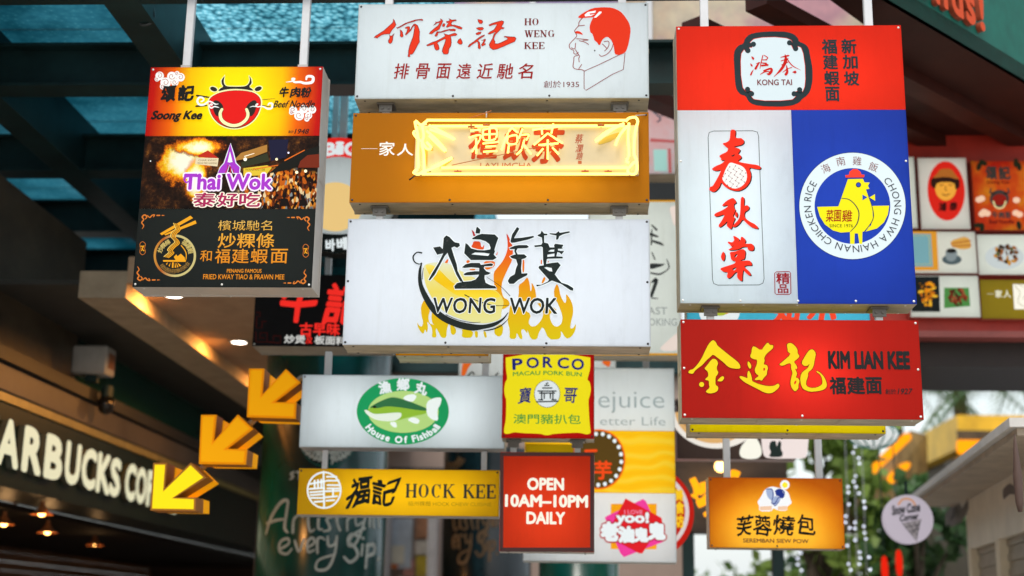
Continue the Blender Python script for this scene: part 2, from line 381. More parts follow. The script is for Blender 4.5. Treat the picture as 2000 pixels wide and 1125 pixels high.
# ---------------------------------------------------------------- lightbox signs
GLOW = 1.62                                  # sign tube power per square metre of face
class Sign(Face):
    def __init__(s, name, label, cat, quad, Y, depth=.2, panel='d8e0e4', lamps=None, glow=1., panels=None, metal=None, group=None, screws=(4, 2, 2), screwmat=None, lampcol=(1, .97, .93)):
        P = [atY(*q, Y) for q in quad]
        X0 = (P[0].x+P[3].x)/2; X1 = (P[1].x+P[2].x)/2; Z1 = (P[0].z+P[1].z)/2; Z0 = (P[2].z+P[3].z)/2
        s.X0, s.X1, s.Z0, s.Z1, s.Y, s.d = X0, X1, Z0, Z1, Y, depth
        s.root = root(name, ((X0+X1)/2, Y+depth/2, Z0), label, cat, group)
        Face.__init__(s, s.root, ((X0+X1)/2, Y-.004, (Z0+Z1)/2), (1, 0, 0), (0, 0, 1))
        metal = metal or WHITEMETAL
        b = MB(); th = .006; y0, y1 = Y, Y+depth
        def shell(x0, x1, z0, z1, ya, yb):
            return [(x0, ya, z0), (x1, ya, z0), (x1, ya, z1), (x0, ya, z1), (x0, yb, z0), (x1, yb, z0), (x1, yb, z1), (x0, yb, z1)]
        o = shell(X0, X1, Z0, Z1, y0, y1); i = shell(X0+th, X1-th, Z0+th, Z1-th, y0, y1-th)
        b.add(o+i, [(0, 1, 5, 4), (1, 2, 6, 5), (2, 3, 7, 6), (3, 0, 4, 7), (4, 5, 6, 7), (8, 12, 13, 9), (9, 13, 14, 10), (10, 14, 15, 11), (11, 15, 12, 8), (12, 15, 14, 13),
                    (0, 8, 9, 1), (1, 9, 10, 2), (2, 10, 11, 3), (3, 11, 8, 0)])
        # folded seam round the middle of the cabinet
        s.cab = b.build('cabinet', metal, s.root); s.cab.data.materials.append(solid((.86, .86, .86), .8, var=.02))
        for k in range(5, 10): s.cab.data.polygons[k].material_index = 1   # painted white inside
        t = MB(); e = .0025; ym = y0+depth*.5
        for (xa, xb, za, zb) in ((X0-e, X1+e, Z0-e, Z0), (X0-e, X1+e, Z1, Z1+e), (X0-e, X0, Z0, Z1), (X1, X1+e, Z0, Z1)):
            t.box((xa, y1-.03, za), (xb, y1-.006, zb))
        t.build('trim', metal, s.root)
        #                                                     lapped seams with rivets on the cabinet skin
        for fx in (.33, .67):
            x = X0+(X1-X0)*fx; sm = MB().box((x-.012, Y+.012, Z0-.0022), (x+.012, y1-.031, Z0-.0004)); sm.build('seam', metal, s.root)
        for fz in (.5,):
            z = Z0+(Z1-Z0)*fz
            for xx, sg in ((X1, 1), (X0, -1)): sm = MB().box((xx+(.0004 if sg > 0 else -.0022), Y+.012, z-.012), (xx+(.0022 if sg > 0 else -.0004), y1-.031, z+.012)); sm.build('seam', metal, s.root)
        if panels is None: panels = [(quad, panel)]
        if lamps is None: lamps = [(.5, .5, .96, .92, 1.)]
        for q, pc in panels:
            if q is quad: x0, x1, z0, z1 = X0, X1, Z0, Z1
            else:
                u0, v1, u1, v0 = q; x0, x1, z0, z1 = X0+(X1-X0)*u0, X0+(X1-X0)*u1, Z1-(Z1-Z0)*v0, Z1-(Z1-Z0)*v1
            x0 += .0006; x1 -= .0006; z0 += .0006; z1 -= .0006
            t = MB().add([(x0, Y-.004, z0), (x1, Y-.004, z0), (x1, Y-.004, z1), (x0, Y-.004, z1), (x0, Y-.0005, z0), (x1, Y-.0005, z0), (x1, Y-.0005, z1), (x0, Y-.0005, z1)],
                         [(0, 1, 2, 3), (0, 4, 5, 1), (1, 5, 6, 2), (2, 6, 7, 3), (3, 7, 4, 0)])
            t.build('panel', pc if not isinstance(pc, str) else panel_mat(pc), s.root)
        A = (X1-X0)*(Z1-Z0); tot = sum(l[4] for l in lamps)
        for (cx, cy, fx, fy, p) in lamps:
            ld = bpy.data.lights.new("tube_lamp", 'AREA'); ld.shape = 'RECTANGLE'; ld.size = (X1-X0)*fx; ld.size_y = (Z1-Z0)*fy
            ld.energy = GLOW*A*glow*p/tot; ld.color = lampcol
            lo = bpy.data.objects.new("tube_lamp", ld); COL.objects.link(lo); lo.parent = s.root
            lo.location = (X0+(X1-X0)*cx-s.root.location.x, depth/2-.03, (Z1-(Z1-Z0)*cy)-Z0); lo.rotation_euler = (radians(-90), 0, 0)
        # screws round the face and along the underside
        nb, nt_, ns = screws; pts = []
        m = .014
        for k in range(nb): pts.append((X0+m+(X1-X0-2*m)*k/max(1, nb-1), Z0+m))
        for k in range(nt_): pts.append((X0+m+(X1-X0-2*m)*k/max(1, nt_-1), Z1-m))
        if ns > 2: pts += [(X0+m, (Z0+Z1)/2), (X1-m, (Z0+Z1)/2)]
        for (x, z) in pts: s.screw((x, Y-.0045, z), screwmat)
        if nb:
            for k in range(nb): s.screw((X0+.05+(X1-X0-.1)*k/max(1, nb-1), Y+.025, Z0-.0005), screwmat, down=True)
            for k in range(nb): s.screw((X0+.05+(X1-X0-.1)*k/max(1, nb-1), y1-.02, Z0-.003), screwmat, down=True)
    def screw(s, loc, mat=None, down=False):
        m = MB(); r = .0062
        V = []
        for (rr, h) in ((r, 0), (r*.8, .0025), (0.0001, .0033)):
            for k in range(8):
                a = 2*pi*k/8
                V.append((loc[0]+rr*cos(a), loc[1]-h, loc[2]+rr*sin(a)) if not down else (loc[0]+rr*cos(a), loc[1]+rr*sin(a), loc[2]-h))
        fs = [(j*8+k, j*8+(k+1) % 8, (j+1)*8+(k+1) % 8, (j+1)*8+k) for j in range(2) for k in range(8)]
        m.add(V, fs).build('screw', mat or solid((.05, .05, .055), .35, metal=.6), s.root, True)
    def post(s, px, ztop, zbot=None, r=.021, y=None, mat=None, foot=True):
        """square hanger post above (or below) the cabinet at photo column px"""
        y = y if y is not None else s.Y+s.d*.55
        zb = s.Z1 if zbot is None else zbot; x = atY(px, 562, s.Y).x if not isinstance(px, tuple) else px[0]
        if not isinstance(px, tuple):
            # column measured at the foot of the post
            lo, hi = -5, 5
            for _ in range(40):
                md = (lo+hi)/2; w = Vector((md, y, zb))-EYEV; X = 1000+FPX*w.dot(_R)/w.dot(_F)
                if X < px: lo = md
                else: hi = md
            x = md
        m = MB().box((x-r, y-r*.8, zb), (x+r, y+r*.8, ztop), bev=.003); m.build('hanger_post', mat or POSTM, s.root)
        if foot:
            f = MB().box((x-r*2.1, y-r*1.6, zb+.0015), (x+r*2.1, y+r*1.6, zb+.007), bev=.001)
            f.box((x-r*1.25, y-r*1.15, zb+.007), (x+r*1.25, y-r*.8-.0005, zb+.05)); f.build('bracket', STEEL, s.root)
        return x
    def clamp_below(s, x, zlow):
        """angle bracket and stub post joining this cabinet to the sign below"""
        y = s.Y+s.d*.45; r = .018
        b = MB().box((x-.045, y-.05, s.Z0-.012), (x+.045, y+.05, s.Z0-.0035), bev=.001).box((x-.033, y-.042, s.Z0-.05), (x+.033, y-.034, s.Z0-.0125))
        b.tube([(x-.016, y-.048, s.Z0-.03), (x-.016, y-.034, s.Z0-.03)], .007, 6).tube([(x+.016, y-.048, s.Z0-.03), (x+.016, y-.034, s.Z0-.03)], .007, 6)
        b.build('bracket', solid((.16, .145, .13), .45, metal=.5, var=.3), s.root)
        MB().box((x-r, y-.032, zlow+.002), (x+r, y-.002, s.Z0-.013), bev=.002).build('hanger_post', POSTM, s.root)
# ================================================================ the hanging signs in focus
ROOFZ = EYE+3.3                              # underside of the canopy steel
RED = ink('dc3418'); DKRED = ink('7d1c1c', .5); BLK = BLACK; WHT = ink('e6eef0', .8); YEL = ink('efd51e', .8); GOLD = ink('e8a020', .8)
DOTW = solid((.75, .75, .72), .3, metal=.3)

# ---- white sign with red brush title and profile of a man
def sign_profile():
    s = Sign('lightbox_sign', 'white lightbox sign with red brush title and profile of a red-haired man', 'sign',
             [(701, 10), (1266, 4.5), (1267.6, 191.5), (692, 194)], 6.5, .2, 'd3dde2', glow=1.05)
    a = crop(720, 30, 13.233); b = crop(830, 30, 10.526)
    title = [a(t) for t in (
        "140,590 165,550 400,400 620,200 640,160 635,95 670,140 690,200 710,250 690,290 600,390 560,460 545,495 500,485 400,495 330,520 240,580 230,600 180,580",
        "540,510 570,540 600,540 640,500 665,475 635,540 625,570 625,640 600,710 555,740 515,705 510,660 545,600 550,560",
        "720,320 760,320 850,270 950,210 1100,160 1200,125 1300,112 1380,105 1410,130 1390,142 1330,132 1250,138 1150,172 1000,215 900,268 820,315 740,348",
        "815,380 850,400 880,450 895,540 880,565 850,575 815,540 825,470",
        "940,330 1000,300 1050,295 1070,320 1055,370 1040,410 1090,360 1120,300 1165,240 1190,260 1140,310 1100,390 1040,450 960,525 950,500 990,430 1010,350 960,350",
        "1165,235 1210,230 1265,270 1300,350 1320,430 1310,540 1310,640 1320,690 1270,770 1230,850 1180,940 1155,985 1120,1015 1060,1020 1075,1065 1050,1085 1015,1070 1030,1000 1030,930 1060,800 1100,690 1150,560 1170,450 1190,330 1190,270")]
    title += [b(t) for t in (
        "175,215 220,165 225,130 240,150 300,130 330,110 315,70 345,90 370,120 350,170 310,250 300,290 200,340 140,390 85,385 110,350 200,270 270,220 308,155 250,165 210,195",
        "365,190 390,170 415,185 405,225 375,245 360,225",
        "440,125 470,130 500,120 510,100 490,70 520,85 550,100 640,95 650,110 600,125 560,135 540,180 560,205 610,205 730,240 770,265 755,290 690,280 650,255 570,225 500,235 455,255 440,245 460,200 490,160 450,160",
        "205,425 240,360 250,335 270,345 340,340 400,315 500,292 600,285 640,305 620,325 530,325 500,312 410,337 340,357 275,362 265,400 245,435 215,438",
        "390,380 430,395 490,410 560,385 620,370 665,395 640,420 580,425 525,440 540,500 545,570 530,640 495,690 485,770 470,800 430,805 385,800 355,745 365,690 400,600 420,540 430,490 380,500 320,530 250,570 280,620 295,690 280,715 240,725 210,700 190,640 185,600 120,620 50,635 30,620 100,585 160,555 220,540 320,490 410,440 415,420",
        "730,475 765,540 770,580 745,605 710,600 665,560 690,510", "1085,85 1130,95 1180,110 1190,145 1160,180 1130,175 1100,140",
        "1050,265 1100,255 1180,250 1210,275 1190,300 1130,315 1090,295", "1045,380 1100,350 1160,350 1150,380 1100,400 1060,405",
        "885,650 920,600 1000,550 1100,470 1160,430 1230,405 1225,425 1150,470 1095,510 1100,540 1125,560 1145,680 1125,700 1095,680 1095,600 1080,540 980,600 900,660",
        "1160,525 1245,490 1250,510 1215,580 1250,590 1240,610 1170,640 1160,615 1200,550 1210,520",
        "1310,205 1380,170 1480,140 1580,115 1620,130 1615,170 1570,240 1635,265 1610,285 1570,285 1530,320 1450,400 1420,470 1420,510 1445,550 1435,585 1500,590 1600,550 1705,495 1680,460 1620,450 1640,435 1740,445 1850,450 1875,480 1845,545 1780,570 1600,650 1480,700 1400,712 1340,670 1320,610 1350,550 1390,480 1420,390 1460,340 1380,375 1320,395 1295,385 1330,350 1420,300 1490,190 1400,200 1330,225")]
    t = s.polys('lettering', RED, title, 2, 1)
    s.strokes('outline', DKRED, title, 3, 1.1, closed=True, sub=1, par=t)
    s.serif('lettering', DKRED, 'HO', (1024.3, 36.3, 1053.4, 49.6), 2)
    s.serif('lettering', DKRED, 'WENG', (1024.6, 59.5, 1084, 72.8), 2)
    s.serif('lettering', DKRED, 'KEE', (1024, 82.8, 1064, 96), 2)
    sub = [(c, (670+x0/3.226, 124.5, 670+x1/3.226, 154)) for c, x0, x1 in zip('排骨面遠近馳名', (325, 460, 592, 720, 848, 975, 1105), (415, 545, 676, 806, 942, 1072, 1196))]
    s.chars('lettering', ink('9c1c1c', .6), sub, 2, .012, .12)
    s.text('lettering', DKRED, '創於1935', (1062, 158, 1131, 171.5), 2, .0)
    c = crop(1100, 8, 6.253); p = root('portrait_logo', (0, 0, 0), None, None); p.parent = s.root
    s.polys('hair', RED, [c("170,165 250,105 360,50 480,40 600,45 700,90 760,160 810,240 825,320 810,430 790,520 760,595 680,625 630,615 620,540 610,490 580,430 540,400 500,415 470,450 450,505 430,500 420,475 380,445 375,420 355,360 335,355 320,300 330,240 360,175 372,160 300,168 240,172 230,177")], 2, 1, par=p)
    for hl in [c("260,135 300,100 400,83 390,110 320,118 330,135 390,123 340,148 270,155"), c("372,168 440,95 470,95 465,112 425,150 400,170")]: s.polys('highlight', WHT, [hl], 3, par=p)
    s.polys('eyebrow', RED, [c("145,335 190,330 225,350 245,380 200,365 150,360")], 2, 1, par=p)
    lines = ["235,172 205,205 190,235 188,265 150,310 140,335 160,372 160,402 100,465 75,500 80,540 110,560 130,572 130,605 160,612 185,592", "185,270 220,265 260,260",
             "185,625 135,645 130,690 120,760 140,790 190,800 230,805 260,820", "150,560 175,600 200,640 190,665 195,710", "225,740 205,770 190,795", "165,425 230,430 310,440 240,446",
             "195,450 260,465 310,495", "440,620 470,640 540,610 590,550 610,490", "500,460 550,455 560,490 540,540 505,575", "480,490 505,515 530,540", "150,480 145,540 130,550 100,535"]
    s.strokes('outline', ink('96302c', .55), [c(l) for l in lines], 2, 1.5, par=p)
    s.strokes('outline', ink('8c3a3a', .5), [c("260,820 440,740 680,625 755,600 735,800 600,860 280,1055 255,1035 255,820")], 2, 1.4, sub=1, par=p)
    s.polys('beauty_spot', BLK, [ell(1100+385/6.253, 8+570/6.253, 1.5, n=10)], 2, par=p)
    return s
S1 = sign_profile()

# ---- mustard sign with the neon scroll
def sign_neon():
    def tone(t):
        return ramp(t, noise(t, 1.5, 3).outputs['Fac'], [(.3, lin('c8830a')), (.7, lin('d08c10'))]).outputs[0]
    s = Sign('neon_sign', 'mustard lightbox sign carrying a white board outlined in glowing yellow neon tubes', 'sign',
             [(688.6, 222.4), (1266.7, 218.7), (1269, 397.5), (684, 395)], 6.5, .2, panel_mat('x', tone), lamps=[(.52, .72, .6, .3, 1)], glow=.78)
    f0 = crop(670, 210, 3.226)
    s.chars('lettering', ink('f2f0e4', .8), [('一', (706, 288, 737, 293)), ('家', (741, 277, 771, 304)), ('人', (776, 281, 807, 304))], 1, .012)
    # the board stands 25 mm proud of the panel
    P = [s.px(*q) for q in f0("458,128 1862,120 1860,436 456,432")]
    x0, x1 = (P[0][0]+P[3][0])/2, (P[1][0]+P[2][0])/2; z0, z1 = (P[2][1]+P[3][1])/2, (P[0][1]+P[1][1])/2
    cx, cz = s.o.x, s.o.z; yb = s.Y-.03
    bd = MB().box((cx+x0, yb, cz+z0), (cx+x1, s.Y-.006, cz+z1), bev=.002).build('neon_board', solid((.60, .50, .32), .5, var=.06, spec=.15), s.root)
    f = Face(bd, (cx, yb, cz), (1, 0, 0), (0, 0, 1))
    BR = solid((.45, .05, .012), .5, var=.1, spec=.1); OR = solid((.45, .10, .015), .5)
    g = [('禮', (917, 250, 972, 309)), ('飲', (985, 249, 1033, 312)), ('茶', (1040, 249, 1100, 318))]
    f.chars('lettering', BR, g, 1, .03, .1)
    f.text('lettering', OR, 'LAYUMCHA', (938, 318, 1039, 329), 1, -.004)
    f.chars('lettering', BR, [('蔡', (1124, 262, 1138, 280)), ('瀾', (1125, 282, 1138, 298)), ('題', (1126, 299, 1138, 312))], 1, .0, .2)
    f.polys('seal', OR, [[(1129, 314), (1136, 314), (1136, 320), (1129, 320)]], 1)
    LEAF = solid((.50, .36, .05), .5)
    f.polys('leaf_print', LEAF, [crop(790, 225, 9)(t) for t in ("600,940 700,840 890,730 830,800 680,930", "530,380 600,440 720,600 740,670 700,650 620,510", "430,600 510,640 500,530 470,600", "340,520 410,560 405,900 385,900 350,640")]+[f0("1600,230 1660,180 1760,150 1700,210 1620,235")], 1, 1)
    NEON = lamp_mat('ffdb68', 2.9)
    def neon(name, pts, y, r=.0068):
        q = [f.px(*a) for a in pts]; V = [(cx+a, y, cz+b) for a, b in catmull(q, 5)] if len(q) > 2 else [(cx+a, y, cz+b) for a, b in q]
        MB().tube(V, r, 8).build(name, NEON, bd, True)
    y1 = yb-.028; y2 = yb-.012
    for i, p in enumerate(("530,92 1785,93", "560,122 1770,120", "500,430 1800,430", "620,384 1800,384")): neon('neon_tube', f0(p), y1 if i % 2 == 0 else y2)
    for p in ("530,112 490,120 458,100 478,205 475,300 478,390 448,418 478,432 510,412", "535,95 505,125 512,190 500,240 512,300 515,400 525,425", "478,160 450,165 455,185 478,210 500,225",
              "1780,100 1800,80 1840,75 1855,100 1845,140 1835,200 1832,300 1845,340 1850,400 1835,430 1800,425 1795,400 1830,360 1855,350", "1800,110 1795,200 1800,310 1785,345 1800,360"): neon('neon_tube', f0(p), y1)
    for p in ("545,125 600,150 705,212 620,175 550,150", "530,160 590,210 640,270 645,285 600,245 545,190", "500,225 530,270 560,265 530,230", "525,410 600,380 690,330 640,352 560,390",
              "1770,112 1700,150 1590,225 1660,165 1750,120", "1790,130 1740,190 1715,250 1735,200 1775,140"): neon('neon_tube', f0(p), y1)
    for (c, bx) in g:                           # bent tubes following the brush characters
        x0_, y0_, x1_, y1_ = bx; w = x1_-x0_; h = y1_-y0_; T = lambda *q: [(x0_+a*w, y0_+b*h) for a, b in q]
        if c == '禮': L = [T((.05, .15), (.4, .12)), T((.0, .38), (.42, .32), (.1, .85)), T((.25, .4), (.25, .9)), T((.5, .12), (.95, .08), (.93, .42), (.52, .45), (.5, .12)), T((.72, .05), (.72, .45)), T((.5, .28), (.95, .26)), T((.48, .58), (1.05, .52)), T((.58, .68), (.95, .66)), T((.5, .85), (1.0, .82))]
        elif c == '飲': L = [T((.4, .0), (.15, .25), (-.1, .75)), T((.3, .05), (.55, .22)), T((.15, .35), (.5, .3), (.5, .55), (.15, .55), (.15, .35)), T((.2, .6), (.15, .85)), T((.75, .1), (.6, .4)), T((.65, .3), (1.0, .28), (.9, .45)), T((.82, .45), (.7, .75), (.5, .9)), T((.8, .6), (1.1, .88))]
        else: L = [T((.0, .12), (1.0, .02)), T((.3, -.02), (.32, .25)), T((.68, -.05), (.62, .22)), T((.5, .22), (.05, .55)), T((.5, .22), (.98, .5)), T((.2, .55), (.85, .5)), T((.5, .4), (.5, .95)), T((.35, .65), (.15, .85)), T((.65, .62), (.85, .8))]
        for l in L: neon('neon_tube', l, y1, .0048)
    CL = solid((.45, .14, .05), .5)
    for q in ("810,125", "905,120", "1625,120", "725,410", "1525,408", "1670,410"):
        a = f.px(*f0(q)[0]); m = MB(); m.tube([(cx+a[0]-.018, yb-.014, cz+a[1]), (cx+a[0]+.018, yb-.014, cz+a[1])], .006, 6).tube([(cx+a[0], yb, cz+a[1]), (cx+a[0], yb-.03, cz+a[1])], .005, 6); m.build('tube_clip', CL, bd)
    def wire(name, pts, r, mat):
        MB().tube([(cx+s.px(*a)[0], y, cz+s.px(*a)[1]) for a, y in pts], r, 6).build(name, mat, s.root, True)
    wire('wire', [(f0("690,382")[0], yb-.02), (f0("1060,305")[0], yb-.022), (f0("1230,268")[0], yb-.02)], .0022, CL)
    wire('wire', [(f0("780,75")[0], s.Y-.008), (f0("905,40")[0], s.Y-.02), (f0("935,22")[0], s.Y-.01)], .0022, CL)
    wire('wire', [(f0("905,30")[0], s.Y-.012), (f0("905,75")[0], s.Y-.03)], .004, STEEL)
    wire('wire', [(f0("1840,72")[0], yb-.02), (f0("1880,55")[0], s.Y-.02), (f0("1905,48")[0], s.Y-.008)], .003, STEEL)
    wire('wire', [(f0("420,462")[0], s.Y-.02), (f0("470,440")[0], yb-.02), (f0("560,425")[0], yb-.02)], .004, solid((.06, .05, .04), .5))
    return s
S2 = sign_neon()

# ---- white sign with the burning wok
def sign_wok():
    s = Sign('lightbox_sign', 'wide white lightbox sign with black brush characters over a flaming yellow wok', 'sign',
             [(679.5, 427), (1269.5, 429), (1270.4, 680), (669.5, 671.4)], 6.5, .2, 'd6dde6', glow=1.08, screws=(4, 2, 3))
    z = lambda y: atY(950, y, s.Y).z-s.Z0
    d = crop(960, 440, 4.889); e = crop(800, 480, 5.92)
    FL = grad_ink([(0, 'dcc400'), (.32, 'e8b000'), (.55, 'ee8a08'), (.8, 'ee5014'), (1, 'c81820')], 2, z(662), z(450), .95)
    lg = root('wok_logo', (0, 0, 0), None, None); lg.parent = s.root
    for fl_ in ([d(t) for t in (
        "140,70 165,110 200,190 205,260 200,330 150,430 105,530 92,600 40,600 20,540 20,450 60,400 110,340 150,250 155,170",
        "20,530 104,535 92,610 112,690 160,712 178,760 120,800 80,800 40,640",
        "345,490 365,560 372,640 385,605 380,540 415,600 428,680 420,725 250,725 262,640 258,570 300,545",
        "178,760 230,760 300,800 380,850 350,930 380,970 430,960 480,900 500,825 420,725 640,800 555,840 560,900 590,960 630,970 670,940 680,870 640,760 600,690 595,620 620,560 640,580 660,680 700,750 715,720 710,650 750,700 778,770 780,840 760,920 750,985 780,985 808,935 800,1010 760,1070 710,1085 660,1000 665,1060 640,1090 545,1090 490,960 450,1030 435,1090 375,1090 340,990 345,1040 310,990 280,1000 300,1085 270,1085 240,1020 235,1085 170,1085 175,1000 150,910 165,850",
        "475,550 500,490 520,510 490,560", "295,330 315,330 312,450 295,450", "535,340 550,345 540,360", "470,330 482,330 482,372 470,372")]
        +[e(t) for t in (
        "170,620 130,700 135,800 160,890 140,940 105,920 90,880 92,930 120,985 160,1025 180,960 200,1015 215,940 200,870 250,930 265,990 255,1060 315,1060 300,980 310,950 340,1010 370,1065 425,1065 430,970 450,900 480,890 300,760 265,750 250,830 265,900 290,915 230,900 215,820 240,740 200,690",
        "470,900 530,950 540,1000 510,1035 480,1020 470,960", "600,960 740,985 720,1065 630,1065 600,1045 612,1000", "750,985 790,990 790,1060 760,1065", "850,990 880,990 895,1060 870,1065", "980,950 1060,900 1085,950 1070,1030 1030,1055 980,1020",
        "400,200 440,150 450,165 435,210", "655,170 690,180 690,210 660,205", "690,270 760,265 760,285 700,285")]
        +[crop(830, 435, 7.756)(t) for t in ("735,280 840,285 850,360 870,375 885,350 900,330 890,412 820,408 695,370 725,320", "1085,470 1105,430 1095,490 1075,495", "640,560 690,585 640,610", "890,580 1060,580 1060,660 950,720 900,690")]): s.polys('flame', FL, [fl_], 1, 1, par=lg)
    s.polys('flame_tip', ink('b01c1c', .6), [crop(830, 435, 7.756)("705,105 745,140 768,200 735,206")], 1, par=lg)
    s.polys('wok_bowl', grad_ink([(0, 'e6e49c'), (.5, 'f0dc60'), (.8, 'ece49a'), (1, 'e6ecd0')], 2, z(632), z(510), .95), [e("165,215 300,190 450,200 600,300 900,440 1050,560 1095,650 1060,760 1060,850 900,900 750,890 560,840 420,780 280,650 180,450 160,300")], 2, 2, par=lg)
    s.polys('wok_bowl', grad_ink([(0, 'f0d838'), (.4, 'ecbc04'), (.7, 'ecc414'), (1, 'f0e270')], 2, z(585), z(515), 1.05), [e("170,225 240,215 330,260 480,420 620,500 900,505 1010,535 1060,600 940,600 760,610 560,590 400,480 250,370")], 3, 2, par=lg)
    s.strokes('wok_rim', BLK, [e("140,205,14 120,300,34 128,450,48 190,600,66 280,740,72 400,840,76 560,910,78 720,945,80 850,940,52 980,910,44 1080,850,22 1140,775,8"), e("860,985,10 960,968,16 1060,925,14 1150,840,5"), e("160,260,6 150,330,8 148,390,6"),
        e("420,800,8 560,860,8 720,890,8 820,885,5"), e("140,85,18 85,80,15 42,130,18 60,190,15 112,215,12 140,200,9")], 4, par=lg)
    s.strokes('wok_rim', BLK, [e("900,370,5 1050,470,6 1160,580,8"), e("640,570,12 760,630,10 880,670,14 1000,695,8 1150,690,5")], 4, par=lg)
    a = crop(830, 435, 7.756); b = crop(980, 435, 7.756)
    G = [a("325,205 370,225 430,290 460,310 520,320 530,355 490,385 445,365 400,390 440,520 480,640 495,740 580,905 540,895 480,790 420,640 360,500 345,460 300,510 230,640 150,790 75,880 60,875 110,780 210,620 260,520 280,470 190,490 130,385 230,370 275,410 290,240"),
         a("790,70 840,115 830,170 770,168 780,100"),
         (a("720,245 800,200 860,180 1060,190 1110,240 1080,320 1050,420 1060,440 1040,490 1085,540 1030,570 700,570 600,470 620,320 650,340 700,400 800,425 900,430 990,415 1000,390 980,330 920,285 840,260 720,255"), a("700,490 760,455 900,460 985,475 960,515 800,500")),
         a("565,685 620,640 700,620 830,620 850,650 1000,625 1035,640 1020,660 900,665 890,700 930,745 1000,770 960,790 905,800 900,850 920,920 990,955 1060,970 1090,1000 455,1005 450,970 490,925 580,905 700,895 770,870 815,820 820,790 700,800 600,800 590,785 640,760 760,745 825,745 825,690 700,680 600,690"),
         b("235,75 265,100 230,160 185,245 300,240 480,210 490,225 400,260 200,305 150,310 135,290 160,190"),
         b("115,395 200,360 260,350 380,350 410,375 380,390 240,395 215,440 240,490 340,490 380,525 350,545 300,560 300,600 290,700 300,780 390,775 385,800 250,870 180,930 120,930 95,890 130,830 200,790 220,700 245,640 220,560 150,540 130,520 160,505 215,490 195,440 200,405 130,405"),
         (b("605,130 640,175 690,180 690,195 640,200 640,310 700,325 725,385 800,385 795,350 810,330 930,345 925,360 905,380 925,395 900,400 850,400 850,430 900,440 945,435 905,485 880,460 840,450 825,520 920,525 925,545 700,550 680,560 670,635 760,620 850,610 890,650 840,720 800,790 850,860 905,920 1000,950 1080,1000 1080,1035 1040,1025 900,930 760,880 700,910 610,950 530,970 525,950 600,950 700,900 720,870 560,690 570,665 640,655 630,570 625,380 600,365 500,375 495,355 600,345 620,310 610,230 545,205 550,195 590,175"),
          b("700,440 740,415 800,410 795,450 720,450"), b("690,490 800,470 800,520 690,530"), b("640,690 680,675 760,690 770,750 720,745")),
         b("725,170 820,175 860,140 880,165 1025,140 1030,155 930,180 870,210 850,260 825,265 830,200 730,180")]
    outer = [g[0] if isinstance(g, tuple) else g for g in G]
    def grit(t, o):
        pass
    m, t, o = newmat("sponged_black"); bs = t.nodes.new("ShaderNodeBsdfPrincipled"); n = noise(t, 42, 5, .8)
    r = ramp(t, n.outputs['Fac'], [(.58, (.013, .02, .02)), (.68, (.06, .06, .06)), (.78, (.25, .24, .24))]); t.links.new(r.outputs[0], bs.inputs['Base Color']); bs.inputs['Roughness'].default_value = .6; bs.inputs['Specular IOR Level'].default_value = .08
    t.links.new(bs.outputs[0], o.inputs[0])
    t = s.polys('lettering', m, G, 8, 0); s.strokes('stroke_edge', BLACK, [r for g in G for r in (g if isinstance(g, tuple) else (g,))], 8.5, 1.0, closed=True, sub=1, par=t)
    s.polys('outline', WHT, outer, 6, 0, par=t)
    s.strokes('outline', WHT, outer, 5, 4.4, closed=True, sub=1, par=t)
    def caps(txt, box):
        q = s.text('lettering', BLK, txt, box, 8, .02, .05, jit=.012)
        s.text('outline', WHT, txt, box, 7, .05, .05, par=q, jit=.012)
    caps('WONG', (846, 583, 967, 612)); caps('WOK', (996, 583, 1088, 613))
    return s
S3 = sign_wok()
for x, lo in ((756, S2.Z1), (1210, S2.Z1)):
    S1.clamp_below(atY(x, 208, 6.6).x, S2.Z1)
for x in (744, 1209): S2.clamp_below(atY(x, 408, 6.6).x, S3.Z1)
for x in (760, 1215): S1.post(x, ROOFZ, foot=False)

